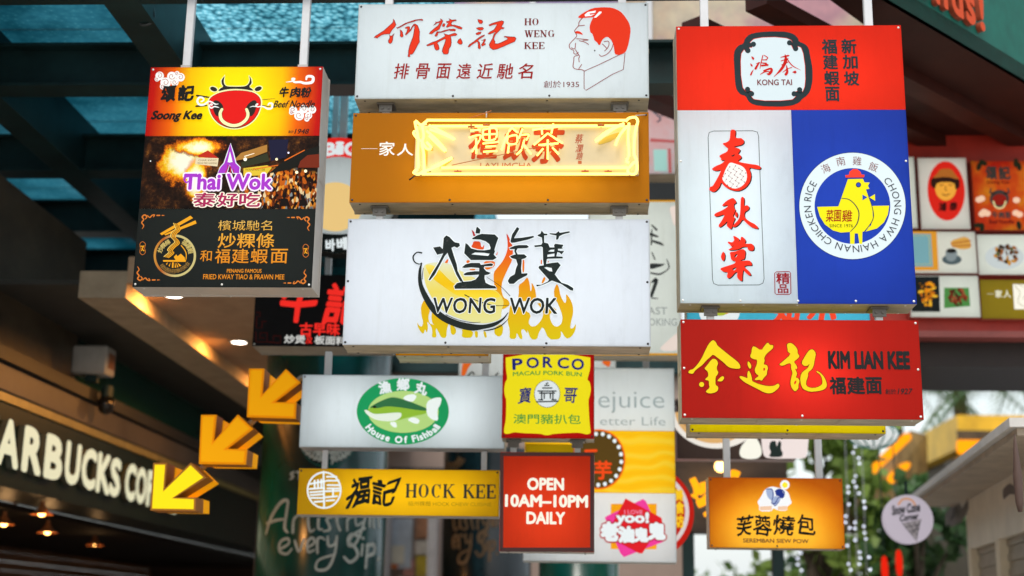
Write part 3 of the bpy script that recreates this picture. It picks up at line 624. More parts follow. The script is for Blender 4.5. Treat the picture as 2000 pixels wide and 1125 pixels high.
# ---- tall three-part sign on the left
def sign_triple():
    q = [(295, 131), (633, 131.5), (607, 565), (259, 558)]
    def blend(t):
        tc = t.nodes.new("ShaderNodeTexCoord"); sx = t.nodes.new("ShaderNodeSeparateXYZ"); t.links.new(tc.outputs['Object'], sx.inputs[0])
        ab = t.nodes.new("ShaderNodeMath"); ab.operation = 'ABSOLUTE'; t.links.new(sx.outputs[0], ab.inputs[0])
        n = noise(t, 3, 2); ad = t.nodes.new("ShaderNodeMath"); ad.operation = 'MULTIPLY_ADD'; ad.inputs[1].default_value = .06; t.links.new(n.outputs['Fac'], ad.inputs[0]); t.links.new(ab.outputs[0], ad.inputs[2])
        return ramp(t, ad.outputs[0], [(.14, lin('ece000')), (.27, lin('f0c400')), (.36, lin('ea6a08')), (.46, lin('c81810'))]).outputs[0]
    def night(t):
        """printed night-market photograph: a burst of fire on the left, warm speckled crowd on the right, dark stalls between"""
        tc = t.nodes.new("ShaderNodeTexCoord"); sx = t.nodes.new("ShaderNodeSeparateXYZ"); t.links.new(tc.outputs['Object'], sx.inputs[0])
        def mth(op, a, b=None, c=None):
            n = t.nodes.new("ShaderNodeMath"); n.operation = op
            for k, v in enumerate((a, b, c)):
                if v is None: continue
                if isinstance(v, (int, float)): n.inputs[k].default_value = v
                else: t.links.new(v, n.inputs[k])
            return n.outputs[0]
        X, Zc = sx.outputs[0], sx.outputs[2]
        def blob(cx, cz, rx, rz, nz, amt, sc):
            u = mth('DIVIDE', mth('SUBTRACT', X, cx), rx); v = mth('DIVIDE', mth('SUBTRACT', Zc, cz), rz)
            d = mth('SQRT', mth('ADD', mth('MULTIPLY', u, u), mth('MULTIPLY', v, v))); n = noise(t, sc, 6, .75)
            return mth('MULTIPLY_ADD', mth('SUBTRACT', n.outputs['Fac'], .5), amt, d)
        n0 = noise(t, 16, 7, .75); base = ramp(t, n0.outputs['Fac'], [(.35, lin('0c0908')), (.52, lin('2c1a10')), (.62, lin('5c3618')), (.7, lin('b07828')), (.78, lin('f0d8a0'))])
        def over(bottom, top, fac):
            m = t.nodes.new("ShaderNodeMix"); m.data_type = 'RGBA'; t.links.new(fac, m.inputs[0]); t.links.new(bottom, m.inputs[6]); t.links.new(top, m.inputs[7]); return m.outputs[2]
        def mask(d, e0, e1): return ramp(t, d, [(e0, (1, 1, 1)), (e1, (0, 0, 0))]).outputs[0]
        vo = t.nodes.new("ShaderNodeTexVoronoi"); vo.inputs['Scale'].default_value = 60; mp = t.nodes.new("ShaderNodeMapping"); mp.inputs['Scale'].default_value = (1.6, 1, .75); t.links.new(tc.outputs['Object'], mp.inputs[0]); t.links.new(mp.outputs[0], vo.inputs[0]); sv = t.nodes.new("ShaderNodeSeparateColor"); t.links.new(vo.outputs['Color'], sv.inputs[0])
        crowd = ramp(t, sv.outputs[0], [(.0, lin('1c0c06')), (.25, lin('6a2c0c')), (.45, lin('c86414')), (.62, lin('3c1c10')), (.72, lin('e89830')), (.86, lin('f6e0b0')), (.95, lin('8898a0'))])
        crowd.color_ramp.interpolation = 'CONSTANT'
        c1 = over(base.outputs[0], crowd.outputs[0], mask(blob(.30, .50, .26, .13, 0, .5, 9), .8, 1.0))
        fire = lambda d: ramp(t, d, [(.30, lin('fffff0')), (.5, lin('fff6b0')), (.66, lin('f8d020')), (.80, lin('e87c10')), (.95, lin('5c2008'))]).outputs[0]
        f1 = blob(-.24, .655, .15, .13, 0, 1.3, 11); c2 = over(c1, fire(f1), mask(f1, .82, 1.02))
        f2 = blob(-.15, .735, .16, .055, 0, 1.4, 13); c3 = over(c2, fire(mth('ADD', f2, .12)), mask(f2, .75, .95))
        f3 = blob(-.17, .56, .07, .13, 0, 1.0, 12); return over(c3, fire(f3), mask(f3, .7, 1.0))
    s = Sign('lightbox_sign', 'tall lightbox sign with red bull head, night market photo and gold lettering on black', 'sign', q, 6.5, .2, lamps=[(.5, .18, .8, .26, 1.5), (.5, .5, .85, .2, 1.1), (.5, .82, .8, .22, .6)], glow=1.05,
             panels=[((0, 0, 1, .322), panel_mat('x', blend)), ((0, .322, 1, .653), panel_mat('x', night)), ((0, .653, 1, 1), '262c2b')], metal=solid((.58, .54, .50), .42, var=.1), screws=(3, 2, 2), screwmat=DOTW)
    c = crop(380, 135, 8.656); o = crop(240, 100, 4.326)
    CRM = ink('f0efb0', .8); DK = solid((.018, .015, .012), .6, spec=.12)
    lg = root('bull_logo', (0, 0, 0), None, None); lg.parent = s.root
    head = c("220,600 225,520 270,460 400,390 560,355 720,345 880,355 1020,385 1110,450 1150,530 1140,640 1100,760 1020,880 900,970 760,1020 640,1025 520,1000 400,940 310,850 250,740")
    hx, hy = 380+690/8.656, 135+680/8.656
    horn = c("515,110 495,190 500,250 540,295 700,300 860,295 915,255 940,190 925,110 960,170 970,240 920,300 985,345 1000,372 850,345 700,335 540,345 395,382 430,330 490,300 460,250 455,190")
    ears = [ell(380+325/8.656, 135+340/8.656, 7.2, 4.2, 20, rot=.35), ell(380+1078/8.656, 135+335/8.656, 7.2, 4.2, 20, rot=-.35)]
    s.strokes('outline', CRM, [horn]+ears, 1, 3.6, closed=True, sub=1, par=lg)
    s.polys('horns', DK, [horn]+ears, 2, 1, par=lg)
    s.polys('outline', CRM, [head], 3, 1, par=lg)
    s.polys('outline', ink('501010', .4), [[(hx+(x-hx)*.955, hy+(y-hy)*.95) for x, y in head]], 4, 1, par=lg)
    s.polys('head', ink('de1a16'), [[(hx+(x-hx)*.94, hy-.3+(y-hy)*.925) for x, y in head]], 5, 1, par=lg)
    for e_ in [c("315,560 360,530 420,550 480,610 495,670 450,700 420,760 410,805 370,800 335,740 320,680"), c("1060,560 1020,530 970,545 900,610 870,670 900,700 925,760 940,805 980,800 1025,740 1050,640")]: s.polys('eye', DK, [e_], 6, 1, par=lg)
    ring = c("470,690,46 440,760,52 460,860,54 540,930,56 660,965,56 780,940,56 880,860,54 910,770,52 885,690,46")
    s.strokes('nose_ring', ink('601414', .4), [[(x, y, w*1.25) for x, y, w in ring]], 6, par=lg); s.strokes('nose_ring', CRM, [ring], 7, par=lg)
    s.strokes('chopstick', DK, [c("40,450,34 250,480,24"), c("30,630,32 210,618,20"), c("1155,520,14 1365,497,4"), c("1150,615,14 1280,640,14")], 2, sub=1, par=lg)
    CL = ink('eef2ee', .8)
    s.strokes('steam', CL, [c("120,560,22 160,540,26 150,500,30 90,490,34 55,550,34 90,610,36 170,610,34 240,560,28 300,570,22 360,605,22 410,600,8"), c("285,630,14 310,610,16 290,600,18 255,630,20 290,670,24 340,645,22 380,650,20 420,660,8"),
        c("1060,625,14 1080,600,14 1050,605,16 1045,635,18 1080,650,20 1130,640,20 1180,650,24 1240,680,32 1310,670,34 1320,600,34 1270,590,28 1250,620,20"), c("945,655,8 990,640,14 1040,645,16")], 8, par=lg)
    def cluster(pts):
        dk = []
        discs = [ell(240+x/4.326, 100+y/4.326, r/4.326, n=18) for x, y, r in pts]
        for i, dd in enumerate(discs): pass
        cl = s.polys('cloud_print', CL, [discs[0]], 2)
        for i, dd in enumerate(discs[1:]): s.polys('puff', CL, [dd], 2.1+.12*i, par=cl)
        for x, y, r in pts:
            X, Y, R_ = 240+x/4.326, 100+y/4.326, r/4.326
            dk.append([(X+R_*.75*(1-k/9)*cos(k*.95+x), Y+R_*.75*(1-k/9)*sin(k*.95+x), .95) for k in range(8)])
        s.strokes('curl', ink('c03818', .6), dk, 5, sub=2, par=cl)
    cluster([(312, 210, 36), (415, 215, 40), (488, 222, 36), (362, 268, 44), (440, 265, 32), (290, 238, 20), (340, 300, 26), (460, 190, 20)])
    cluster([(1440, 500, 34), (1530, 490, 36), (1600, 495, 34), (1490, 545, 42), (1570, 545, 30), (1555, 575, 22), (1425, 520, 20)])
    s.strokes('cloud_print', CL, [o("1380,262,4 1430,255,12 1450,235,18 1430,235,14 1450,262,18 1500,262,20 1540,272,22 1600,262,26 1605,220,24 1560,215,22 1550,240,14")], 2)
    BK = solid((.008, .008, .008), .6, spec=.12)
    s.chars('lettering', BK, [('頌', o('330,300 445,425')[0]+o('330,300 445,425')[1]), ('記', o('478,296 600,420')[0]+o('478,296 600,420')[1])], 7, .05, .08, jit=.03)
    bx = lambda t: o(t)[0]+o(t)[1]
    s.text('lettering', BK, 'Soong Kee', bx('250,510 670,600'), 7, .048, .28)
    s.chars('lettering', BK, [('牛', bx('1330,312 1402,392')), ('肉', bx('1424,312 1500,392')), ('粉', bx('1512,312 1590,392'))], 7, .045, .12, jit=.03)
    s.text('lettering', BK, 'Beef Noodle', bx('1282,422 1625,480'), 7, .024, .3)
    s.text('lettering', BK, '創於', bx('1402,674 1446,697'), 7, .02); s.text('lettering', BK, '1948', bx('1458,662 1573,702'), 7, .02, .25)
    # night market photograph
    rnd = random.Random(3); ph = s.polys('market_print', ink('3c2410', .5), [o('715,975 722,975 722,1060 716,1060')], 1)
    s.polys('stall_print', ink('c83020', .6), [o("640,880 720,840 810,905 640,895")], 2, par=ph); s.polys('stall_print', ink('e8d8b0', .7), [o("620,900 810,905 800,975 610,955")], 2.2, par=ph)
    s.text('stall_print', ink('806040', .5), 'CHAR KWAY', bx('640,915 795,930'), 2.6, par=ph); s.text('stall_print', ink('806040', .5), 'TEOW MEE GORENG', bx('630,940 795,955'), 2.6, par=ph)
    s.polys('awning_print', ink('b8823c', .6), [o("930,930 1000,860 1220,790 1220,850 1090,900")], 1.5, par=ph); s.polys('awning_print', ink('383c28', .5), [o("1000,940 1220,860 1240,930 1000,985")], 1.4, par=ph)
    s.polys('awning_print', ink('20203c', .5), [o("1230,750 1400,745 1380,900 1250,930")], 1.3, par=ph); s.polys('awning_print', ink('1c1c18', .5), [o("1230,1035 1400,900 1540,840 1660,800 1660,905 1560,930 1420,1000")], 1.8, par=ph)
    s.polys('awning_print', ink('7a2c18', .6), [o("1500,930 1560,880 1660,870 1660,985 1480,985")], 1.9, par=ph); s.polys('board_print', ink('e0c038', .7), [o("1020,990 1220,965 1260,985 1210,1050 1020,1055")], 2.2, par=ph)
    s.text('board_print', ink('8a7020', .4), 'WANTAN 108', bx('1035,992 1200,1012'), 2.5, par=ph)
    s.strokes('tube_print', ink('f0e8d0', 1.), [o("1030,890,8 1110,865,6")], 2.5, sub=1, par=ph); s.strokes('awning_print', ink('d86820', .8), [o("1370,925,10 1535,838,8"), o("1100,1000,8 1310,965,8")], 2.6, sub=1, par=ph)
    for i, (x, y, r, cc) in enumerate([(1035, 915, 9, 'ffffe0'), (1470, 1025, 8, 'fff0c0'), (1545, 1015, 8, 'fff0c0'), (1300, 915, 7, 'f0e0b0'), (235, 930, 3, 'ffffff'), (1400, 860, 5, 'e0e0ff')]): s.polys('lamp_print', ink(cc, 1.1), [ell(240+x/4.326, 100+y/4.326, r/2.6, n=10)], 2.8, par=ph)
    zz = crop(240, 340, 4.326)
    for x, y, w in ((1365, 205, 42), (1520, 215, 34), (1300, 250, 26), (1440, 120, 22)):   # heads and shoulders of diners
        X, Y = 240+x/4.326, 340+y/4.326; q = w/4.326
        s.polys('diner_print', ink('1c1210', .4), [ell(X, Y-q*.55, q*.45, q*.5, 14), [(X-q, Y+q*1.6), (X-q*.75, Y+q*.2), (X, Y-q*.1), (X+q*.75, Y+q*.2), (X+q, Y+q*1.6)]], 1.6, par=ph)
    PUR = ink('a838c8', .7); MAG = ink('b0285c', .6)
    sp = o("910,785 935,870 955,950 990,985 985,1035 935,1032 905,960 880,1032 805,1035 825,990 860,950 890,860"); sp2 = o("910,860 925,930 910,1000 893,930")
    t = s.polys('spire_logo', PUR, [sp], 6); s.strokes('outline', WHT, [sp], 5, 3.6, closed=True, sub=1, par=t); s.polys('spire_inset', WHT, [o("908,850 930,940 905,945 888,940")], 6.5, par=t); s.strokes('spire_inset', ink('c03048', .6), [o("870,1030,8 890,990,8 885,965,4"), o("910,1030,10 915,990,8 900,970,5"), o("940,1030,8 935,1000,6")], 7, par=t)
    t = s.text('lettering', PUR, 'Thai Wok', (361, 341.5, 531, 370.5), 7, .035); s.text('outline', ink('f2e4f4', .85), 'Thai Wok', (361, 341.5, 531, 370.5), 5.6, .105, par=t)
    s.strokes('swash', PUR, [zz("525,45,20 535,25,24 580,18,22 660,22,22"), zz("520,50,10 540,75,14 560,65,10")], 7.2, par=t)
    g = [(ch, (240+x0/4.326, 340+163/4.326, 240+x1/4.326, 340+278/4.326)) for ch, x0, x1 in zip('泰好吃', (603, 805, 990), (785, 970, 1160))]
    t = s.chars('lettering', MAG, g, 7, .022, .0); s.chars('outline', ink('f6ecd8', .85), g, 5.8, .085, .0, par=t)
    # gold on black
    GL = grad_ink([(0, 'e88c20'), (.5, 'f0b03c'), (1, 'f2d888')], 2, .16, .42, 1.0); G2 = GL
    zb = lambda t: zz(t)[0]+zz(t)[1]
    s.text('lettering', G2, '檳城馳名', zb('806,392 1262,478'), 2, -.004)
    s.text('lettering', G2, '炒粿條', zb('806,502 1280,625'), 2, .008); s.chars('lettering', G2, [('和', zb('655,645 752,738'))], 2, .004)
    s.chars('lettering', G2, [(ch, zb('%d,634 %d,754' % (a, b))) for ch, a, b in zip('福建蝦面', (780, 922, 1082, 1250), (905, 1065, 1225, 1392))], 2, .008)
    s.text('lettering', G2, 'PENANG FAMOUS', zb('880,803 1172,834'), 2, .02); s.text('lettering', G2, 'FRIED KWAY TIAO & PRAWN MEE', zb('680,848 1365,890'), 2, .012)
    k = crop(285, 410, 8.035); lg = root('noodle_logo', (0, 0, 0), None, None); lg.parent = s.root
    cx, cy = 285+455/8.035, 410+720/8.035
    s.polys('ring', grad_ink([(0, 'd86830'), (.35, 'e8a848'), (.6, 'c86428'), (1, 'e8d890')], 0, -.42, -.24), [(ell(cx, cy, 41.5), ell(cx, cy, 37))], 1, par=lg)
    s.polys('chopsticks', GOLD, [k("222,372 700,92 742,130 250,400"), k("288,385 780,165 796,215 310,402")], 2, par=lg)
    for dx, dy in ((0, 0), (24, 6), (48, 12), (72, 18)):
        s.strokes('noodles', GOLD if dx else ink('f0c860', .8), [[(x+dx/8.035, y+dy/8.035, 1.9) for x, y in k("440,215 470,300 410,360 395,420 440,470 455,515 390,570 345,630 370,665 290,735")]], 4+dx*.02, par=lg)
    s.strokes('noodles', BLK, [[(x+dx/8.035, y+dy/8.035, .8) for x, y in k("440,215 470,300 410,360 395,420 440,470 455,515 390,570 345,630 370,665 290,735")] for dx, dy in ((12, 3), (36, 9), (60, 15))], 5.6, par=lg)
    s.polys('bowl', GOLD, [k("270,790 635,790 625,818 275,815"), k("500,730 550,690 610,745 620,790 470,790 440,740 480,700")]+[k(t) for t in ("320,850 350,820 330,870", "360,880 390,825 375,895", "410,910 415,825 440,825 435,912", "455,910 460,825 480,908", "495,905 475,825 515,898", "530,890 495,825 560,880")], 3, par=lg)
    s.strokes('arc', GOLD, [k("555,560,14 610,630,14 635,700,14 630,780,12")], 2, par=lg)
    s.ring_text('lettering', ink('d8c070', .6), '炒粿條', (cx, cy), 31, 8, 168, 112, 2, .02, par=lg); s.ring_text('lettering', ink('d8c070', .6), '福建蝦', (cx, cy), 31, 8, 66, 8, 2, .02, par=lg)
    s.ring_text('lettering', ink('a88040', .6), '檳城馳名傳統美食', (cx, cy), 31, 7, 215, 335, 2, .0, par=lg, inward=True)
    O1 = ink('d87a30', .7)
    def corner(x, y, sx, sy):
        q = lambda pts: [(x+a*sx, y+b*sy, w) for a, b, w in pts]
        s.strokes('corner_scroll', O1, [q([(0, 28, 1), (3, 22, 2), (-1, 16, 2.4), (3, 10, 2.6), (0, 5, 2.8), (5, 1, 2.8), (9, 5, 2.4), (6, 9, 1.6)]), q([(10, 2, 1.6), (15, 6, 2.2), (19, 2, 2.4), (24, 1, 2.4), (22, 5, 1.5)]), q([(29, 2, 2.6), (34, 2, 2.6)]), q([(39, 2, 2), (43, 2, 1)])], 2)
    corner(278, 419, 1, 1); corner(604, 423, -1, 1); corner(269, 549, 1, -1); corner(597, 555, -1, -1)
    for (x, y) in ((278.5, 485), (597, 490)):
        s.strokes('side_emblem', O1, [[(x-5, y-8, 1), (x, y-13, 1), (x+6, y-8, 1), (x+4, y, 1), (x+6, y+8, 1), (x, y+13, 1), (x-5, y+8, 1), (x-4, y, 1)]], 2, closed=True, sub=2); s.strokes('side_emblem', GOLD, [[(x-3, y-4, 2), (x+2, y-3, 2), (x-1, y+1, 2), (x+3, y+5, 2)], [(x+3, y-5, 1.6), (x-2, y+5, 1.6)]], 2)
    s.post(364, ROOFZ+.25, foot=True); s.post(592, ROOFZ-.06, foot=True)
    return s
S4 = sign_triple()

# ---- big red / white / blue sign on the right
def sign_right():
    q = [(1319, 53), (1760, 48.7), (1790, 594), (1329.7, 593)]
    s = Sign('lightbox_sign', 'large red, white and blue lightbox sign with a yellow chick in a ring', 'sign', q, 6.5, .2, lamps=[(.5, .2, .8, .2, 1.1), (.25, .65, .36, .55, 1.35), (.76, .66, .36, .5, 1.)], glow=.98,
             panels=[((0, 0, 1, .314), 'ea3218'), ((0, .314, .5, 1), 'd2dfe4'), ((.5, .314, 1, 1), '2446b4')], screws=(5, 2, 3), screwmat=DOTW)
    c = crop(1425, 55, 7.03); DKG = solid((.016, .030, .036), .6, spec=.12)
    lg = s.polys('emblem_frame', DKG, [c("55,390 70,300 120,240 195,210 205,150 270,85 400,55 600,45 780,50 880,80 940,140 950,185 1030,215 1085,270 1110,400 1140,560 1140,720 1110,860 1060,930 1000,970 960,1020 860,1065 700,1080 480,1075 330,1055 260,1010 220,930 150,915 95,850 75,750 65,560")], 1, 1)
    inner = c("150,450 160,350 200,295 215,325 250,330 275,300 270,270 300,270 325,245 310,210 275,205 330,150 450,130 620,125 780,140 850,170 860,205 825,185 810,215 850,245 870,290 910,305 940,280 935,250 980,270 1010,350 1035,520 1040,700 1030,810 1000,880 985,850 950,835 925,870 880,880 870,920 910,940 860,985 700,1000 480,1000 330,980 280,920 320,910 310,870 280,860 270,830 230,820 205,855 225,875 180,820 155,650")
    s.polys('emblem_field', ink('cfdde2', .78), [inner], 2, 1, par=lg); s.strokes('outline', RED, [inner], 3, .9, closed=True, sub=1, par=lg)
    dots = [(325, 225), (250, 312), (822, 205), (905, 285), (245, 845), (300, 905), (960, 850), (885, 905)]
    for x, y in dots: s.polys('scroll', DKG, [ell(1425+x/7.03, 55+y/7.03, 5.2, n=14)], 3.4, par=lg)
    RD = ink('c82018', .7)
    BR1 = ["300,395,8 320,420,34 325,435,14", "285,490,6 300,515,26 310,530,10", "325,575,6 305,610,20 290,645,22", "365,490,10 410,480,16", "400,480,22 355,560,34", "415,560,8 430,480,14 455,380,14", "470,375,10 520,410,16 500,440,10", "440,440,12 505,440,18", "430,480,14 500,490,26", "440,520,26 520,510,30", "470,590,24 560,560,30 575,590,36 540,635,40 510,630,10", "420,640,8 480,605,20 540,600,12"]
    BR2 = ["700,405,10 790,385,26 815,380,12", "760,370,12 770,440,44 740,520,40 690,590,34 640,640,14 610,668,10", "705,455,12 800,425,16", "715,510,14 800,470,14", "790,430,12 860,520,16 975,580,3", "780,520,14 790,600,34 770,640,38", "730,610,8 775,575,16", "800,560,10 850,545,14", "870,610,18 900,605,38 895,620,20"]
    s.strokes('lettering', RD, [c(l) for l in BR1+BR2], 4)
    s.text('lettering', DKRED, 'KONG TAI', (1479, 156, 1546.5, 167), 4, .015)
    w = crop(1300, 30, 4)
    tb = lambda t: w(t)[0]+w(t)[1]
    s.chars('lettering', DKG, [(ch, tb(b)) for ch, b in (('福', '1222,190 1335,300'), ('建', '1232,312 1342,422'), ('蝦', '1240,438 1354,545'), ('面', '1250,562 1356,670'))], 2, .03)
    s.chars('lettering', DKG, [(ch, tb(b)) for ch, b in (('新', '1375,188 1487,298'), ('加', '1385,312 1497,418'), ('坡', '1395,440 1508,548'))], 2, .03)
    # white part
    s.strokes('border_line', solid((.08, .11, .11), .5), [[(1394, 256), (1470, 255.5), (1479, 258), (1481.5, 266), (1492.3, 545), (1490, 553), (1483, 556.5), (1402, 557), (1394, 554), (1391.5, 546), (1383, 268), (1385, 259)]], 1, 1.4, closed=True, sub=1)
    a = crop(1370, 240, 7.5); b = crop(1380, 380, 6.25)
    spring = a("425,100 490,105 500,140 490,215 530,230 580,225 620,260 620,300 580,330 500,345 470,360 540,375 570,400 545,440 530,455 575,480 585,515 560,540 530,555 560,580 700,605 820,620 870,650 860,685 800,680 690,655 730,760 715,860 650,950 560,1000 480,1000 390,970 320,920 290,870 260,950 200,1010 160,1015 105,985 130,935 160,935 200,870 250,780 290,690 210,710 140,685 200,640 300,600 350,545 280,555 290,530 255,490 300,460 370,430 395,380 350,350 300,305 370,290 415,250")
    rest = [b(t) for t in ("185,135 240,80 320,40 345,65 365,105 330,120 335,170 355,190 330,240 320,270 350,290 330,330 310,400 295,430 240,385 260,320 210,370 160,405 140,385 190,310 225,240 120,275 90,260 100,235 200,190 260,150 255,130 200,145",
        "430,25 460,45 455,150 490,130 520,150 515,185 460,220 460,280 520,330 600,370 640,425 560,410 490,360 440,300 400,360 350,400 310,395 330,370 390,310 410,230 415,60", "360,205 380,240 370,285 350,270 340,240",
        "320,505 355,515 400,545 395,570 380,580 410,570 420,515 450,525 480,570 460,600 500,605 550,600 580,635 575,680 540,690 500,675 500,640 440,640 390,670 330,680 255,680 300,655 340,620 300,640 290,620 255,590 265,575 310,590 340,560", "205,695 225,740 220,790 200,820 170,770 185,720")]
    last = (b("280,705 340,700 400,680 440,665 475,690 465,790 420,800 410,815 520,805 545,830 555,870 500,865 450,880 520,940 545,990 510,990 460,940 445,920 435,1000 435,1060 400,1050 370,1010 375,950 350,950 300,1010 260,1030 245,1000 260,950 200,945 160,910 200,890 300,860 350,840 350,815 300,805 290,750"), b("335,760 360,725 380,740 350,775"), b("310,910 350,890 370,900 330,935"))
    R2 = ink('f0301c', .8)
    t = s.polys('lettering', R2, [spring]+rest+[last], 4, 1); s.polys('shadow_print', BLK, [spring]+rest+[last], 2, 1, par=t, shift=(2.0, 1.4))
    s.polys('inkspot', BLK, [a("430,490 480,465 490,475 460,500")], 5, par=t)
    ball = a("400,600 430,585 500,605 600,640 650,700 668,780 655,860 600,930 510,972 430,960 340,890 298,820 325,760 350,690")
    s.polys('woven_ball', ink('e8e6e2', .78), [ball], 5, 1, par=t)
    dk = []
    for i in range(-6, 9):
        for j in range(-6, 9):
            x, y = 480+i*50-j*33, 770+i*35+j*49
            if ((x-485)/178)**2+((y-785)/190)**2 < .93 and (j+i) % 1 == 0: dk.append(ell(1370+x/7.5, 240+y/7.5, 1.25, n=4))
    s.polys('weave', ink('8c2020', .5), dk, 6, par=t)
    ln = []
    for i in range(-6, 9):
        for j in range(-6, 9):
            x, y = 480+i*50-j*33, 770+i*35+j*49
            if ((x-485)/170)**2+((y-785)/180)**2 < .85:
                if (i+j) % 2 == 0: ln.append([(1370+x/7.5, 240+y/7.5), (1370+(x+50)/7.5, 240+(y+35)/7.5)])
                else: ln.append([(1370+x/7.5, 240+y/7.5), (1370+(x-33)/7.5, 240+(y+49)/7.5)])
    s.strokes('weave', ink('a08c8c', .5), ln, 5.6, .45, sub=1, par=t)
    z = crop(1300, 240, 2.96); SL = ink('a02028', .55)
    t = s.strokes('seal', SL, [z("640,862 715,860 722,870 724,985 715,992 640,992 632,985 630,870")], 2, 1.6, closed=True, sub=1); s.chars('lettering', SL, [('精', z('640,868 716,930')[0]+z('640,868 716,930')[1]), ('品', z('650,935 708,984')[0]+z('650,935 708,984')[1])], 2, .02, par=t)
    # blue part: the chick
    k = crop(1560, 290, 5.114); K = lambda x, y: (1560+x/5.114, 290+y/5.114)
    cx, cy = K(536, 575)
    lg = s.polys('ring_logo', ink('d4e2e6', .8), [(ell(cx, cy, 104, 104.3, 72), ell(cx, cy, 74, 74, 60))], 1)
    YL = ink('e6dc18', .82); DB = solid((.012, .016, .03), .4)
    s.strokes('outline', ink('101830', .1), [ell(cx, cy, 104, 104.3, 72)], 2, .7, closed=True, sub=1, par=lg)
    s.polys('chick_wing', YL, [k("735,575 903,572 890,660 850,740 780,800 665,832 720,770 745,690")], 2, 0, par=lg)
    s.polys('chick_body', YL, [k("490,308 640,305 655,340 708,342 690,375 705,405 670,410 700,500 735,600 740,700 700,790 660,825 635,835 633,955 605,955 590,850 558,850 555,955 513,955 510,835 420,842 340,820 260,760 210,680 183,585 395,580 430,480")], 2.6, 0, par=lg)
    s.polys('bow_tie', YL, [k("705,490 760,458 762,525")], 2.6, par=lg); s.polys('bow_tie', ink('3454c8', .5), [k("635,463 685,490 635,520")], 3.4, par=lg)
    s.polys('eye', DB, [ell(*K(595, 365), 5.2, n=20)], 3.2, par=lg); s.polys('eye', ink('3454c8', .6), [ell(*K(595, 365), 3.6, n=20)], 3.8, par=lg)
    s.polys('hat', ink('f0402c', .8), [k("463,268 500,265 505,235 540,207 580,207 615,235 625,262 657,265 650,290 468,292")], 3, par=lg)
    s.strokes('outline', DB, [k("428,500,7 500,512,9 565,570,10 600,650,11 580,755,10 515,832,6"), k("690,460,5 740,620,8 735,720,8 655,830,5"), k("470,298,5 650,298,5")], 3.6, par=lg)
    s.chars('lettering', ink('a82818', .6), [('菜', k('272,615 345,735')[0]+k('272,615 345,735')[1]), ('園', k('352,618 420,732')[0]+k('352,618 420,732')[1]), ('雞', k('432,618 532,735')[0]+k('432,618 532,735')[1])], 4, .01, .1, par=lg)
    s.text('lettering', ink('505818', .35), 'SINCE 1976', k('305,758 540,790')[0]+k('305,758 540,790')[1], 4, .0, par=lg)
    for ch, (x, y), rot in zip('海南雞飯', ((268, 200), (418, 130), (582, 126), (745, 185)), (.42, .18, -.08, -.36)):
        X, Y = K(x, y); s.chars('lettering', ink('8c3838', .4), [(ch, (X-8.6, Y-8.6, X+8.6, Y+8.6), rot)], 3, -.004, par=lg)
    s.ring_text('lettering', DB, 'CHONG HWA HAINAN CHICKEN RICE', (cx, cy), 88.5, 14.5, 41, -215, 3, .0, par=lg)
    for x in (1376, 1697): s.post(x, ROOFZ+.1, foot=False)
    return s
S5 = sign_right()

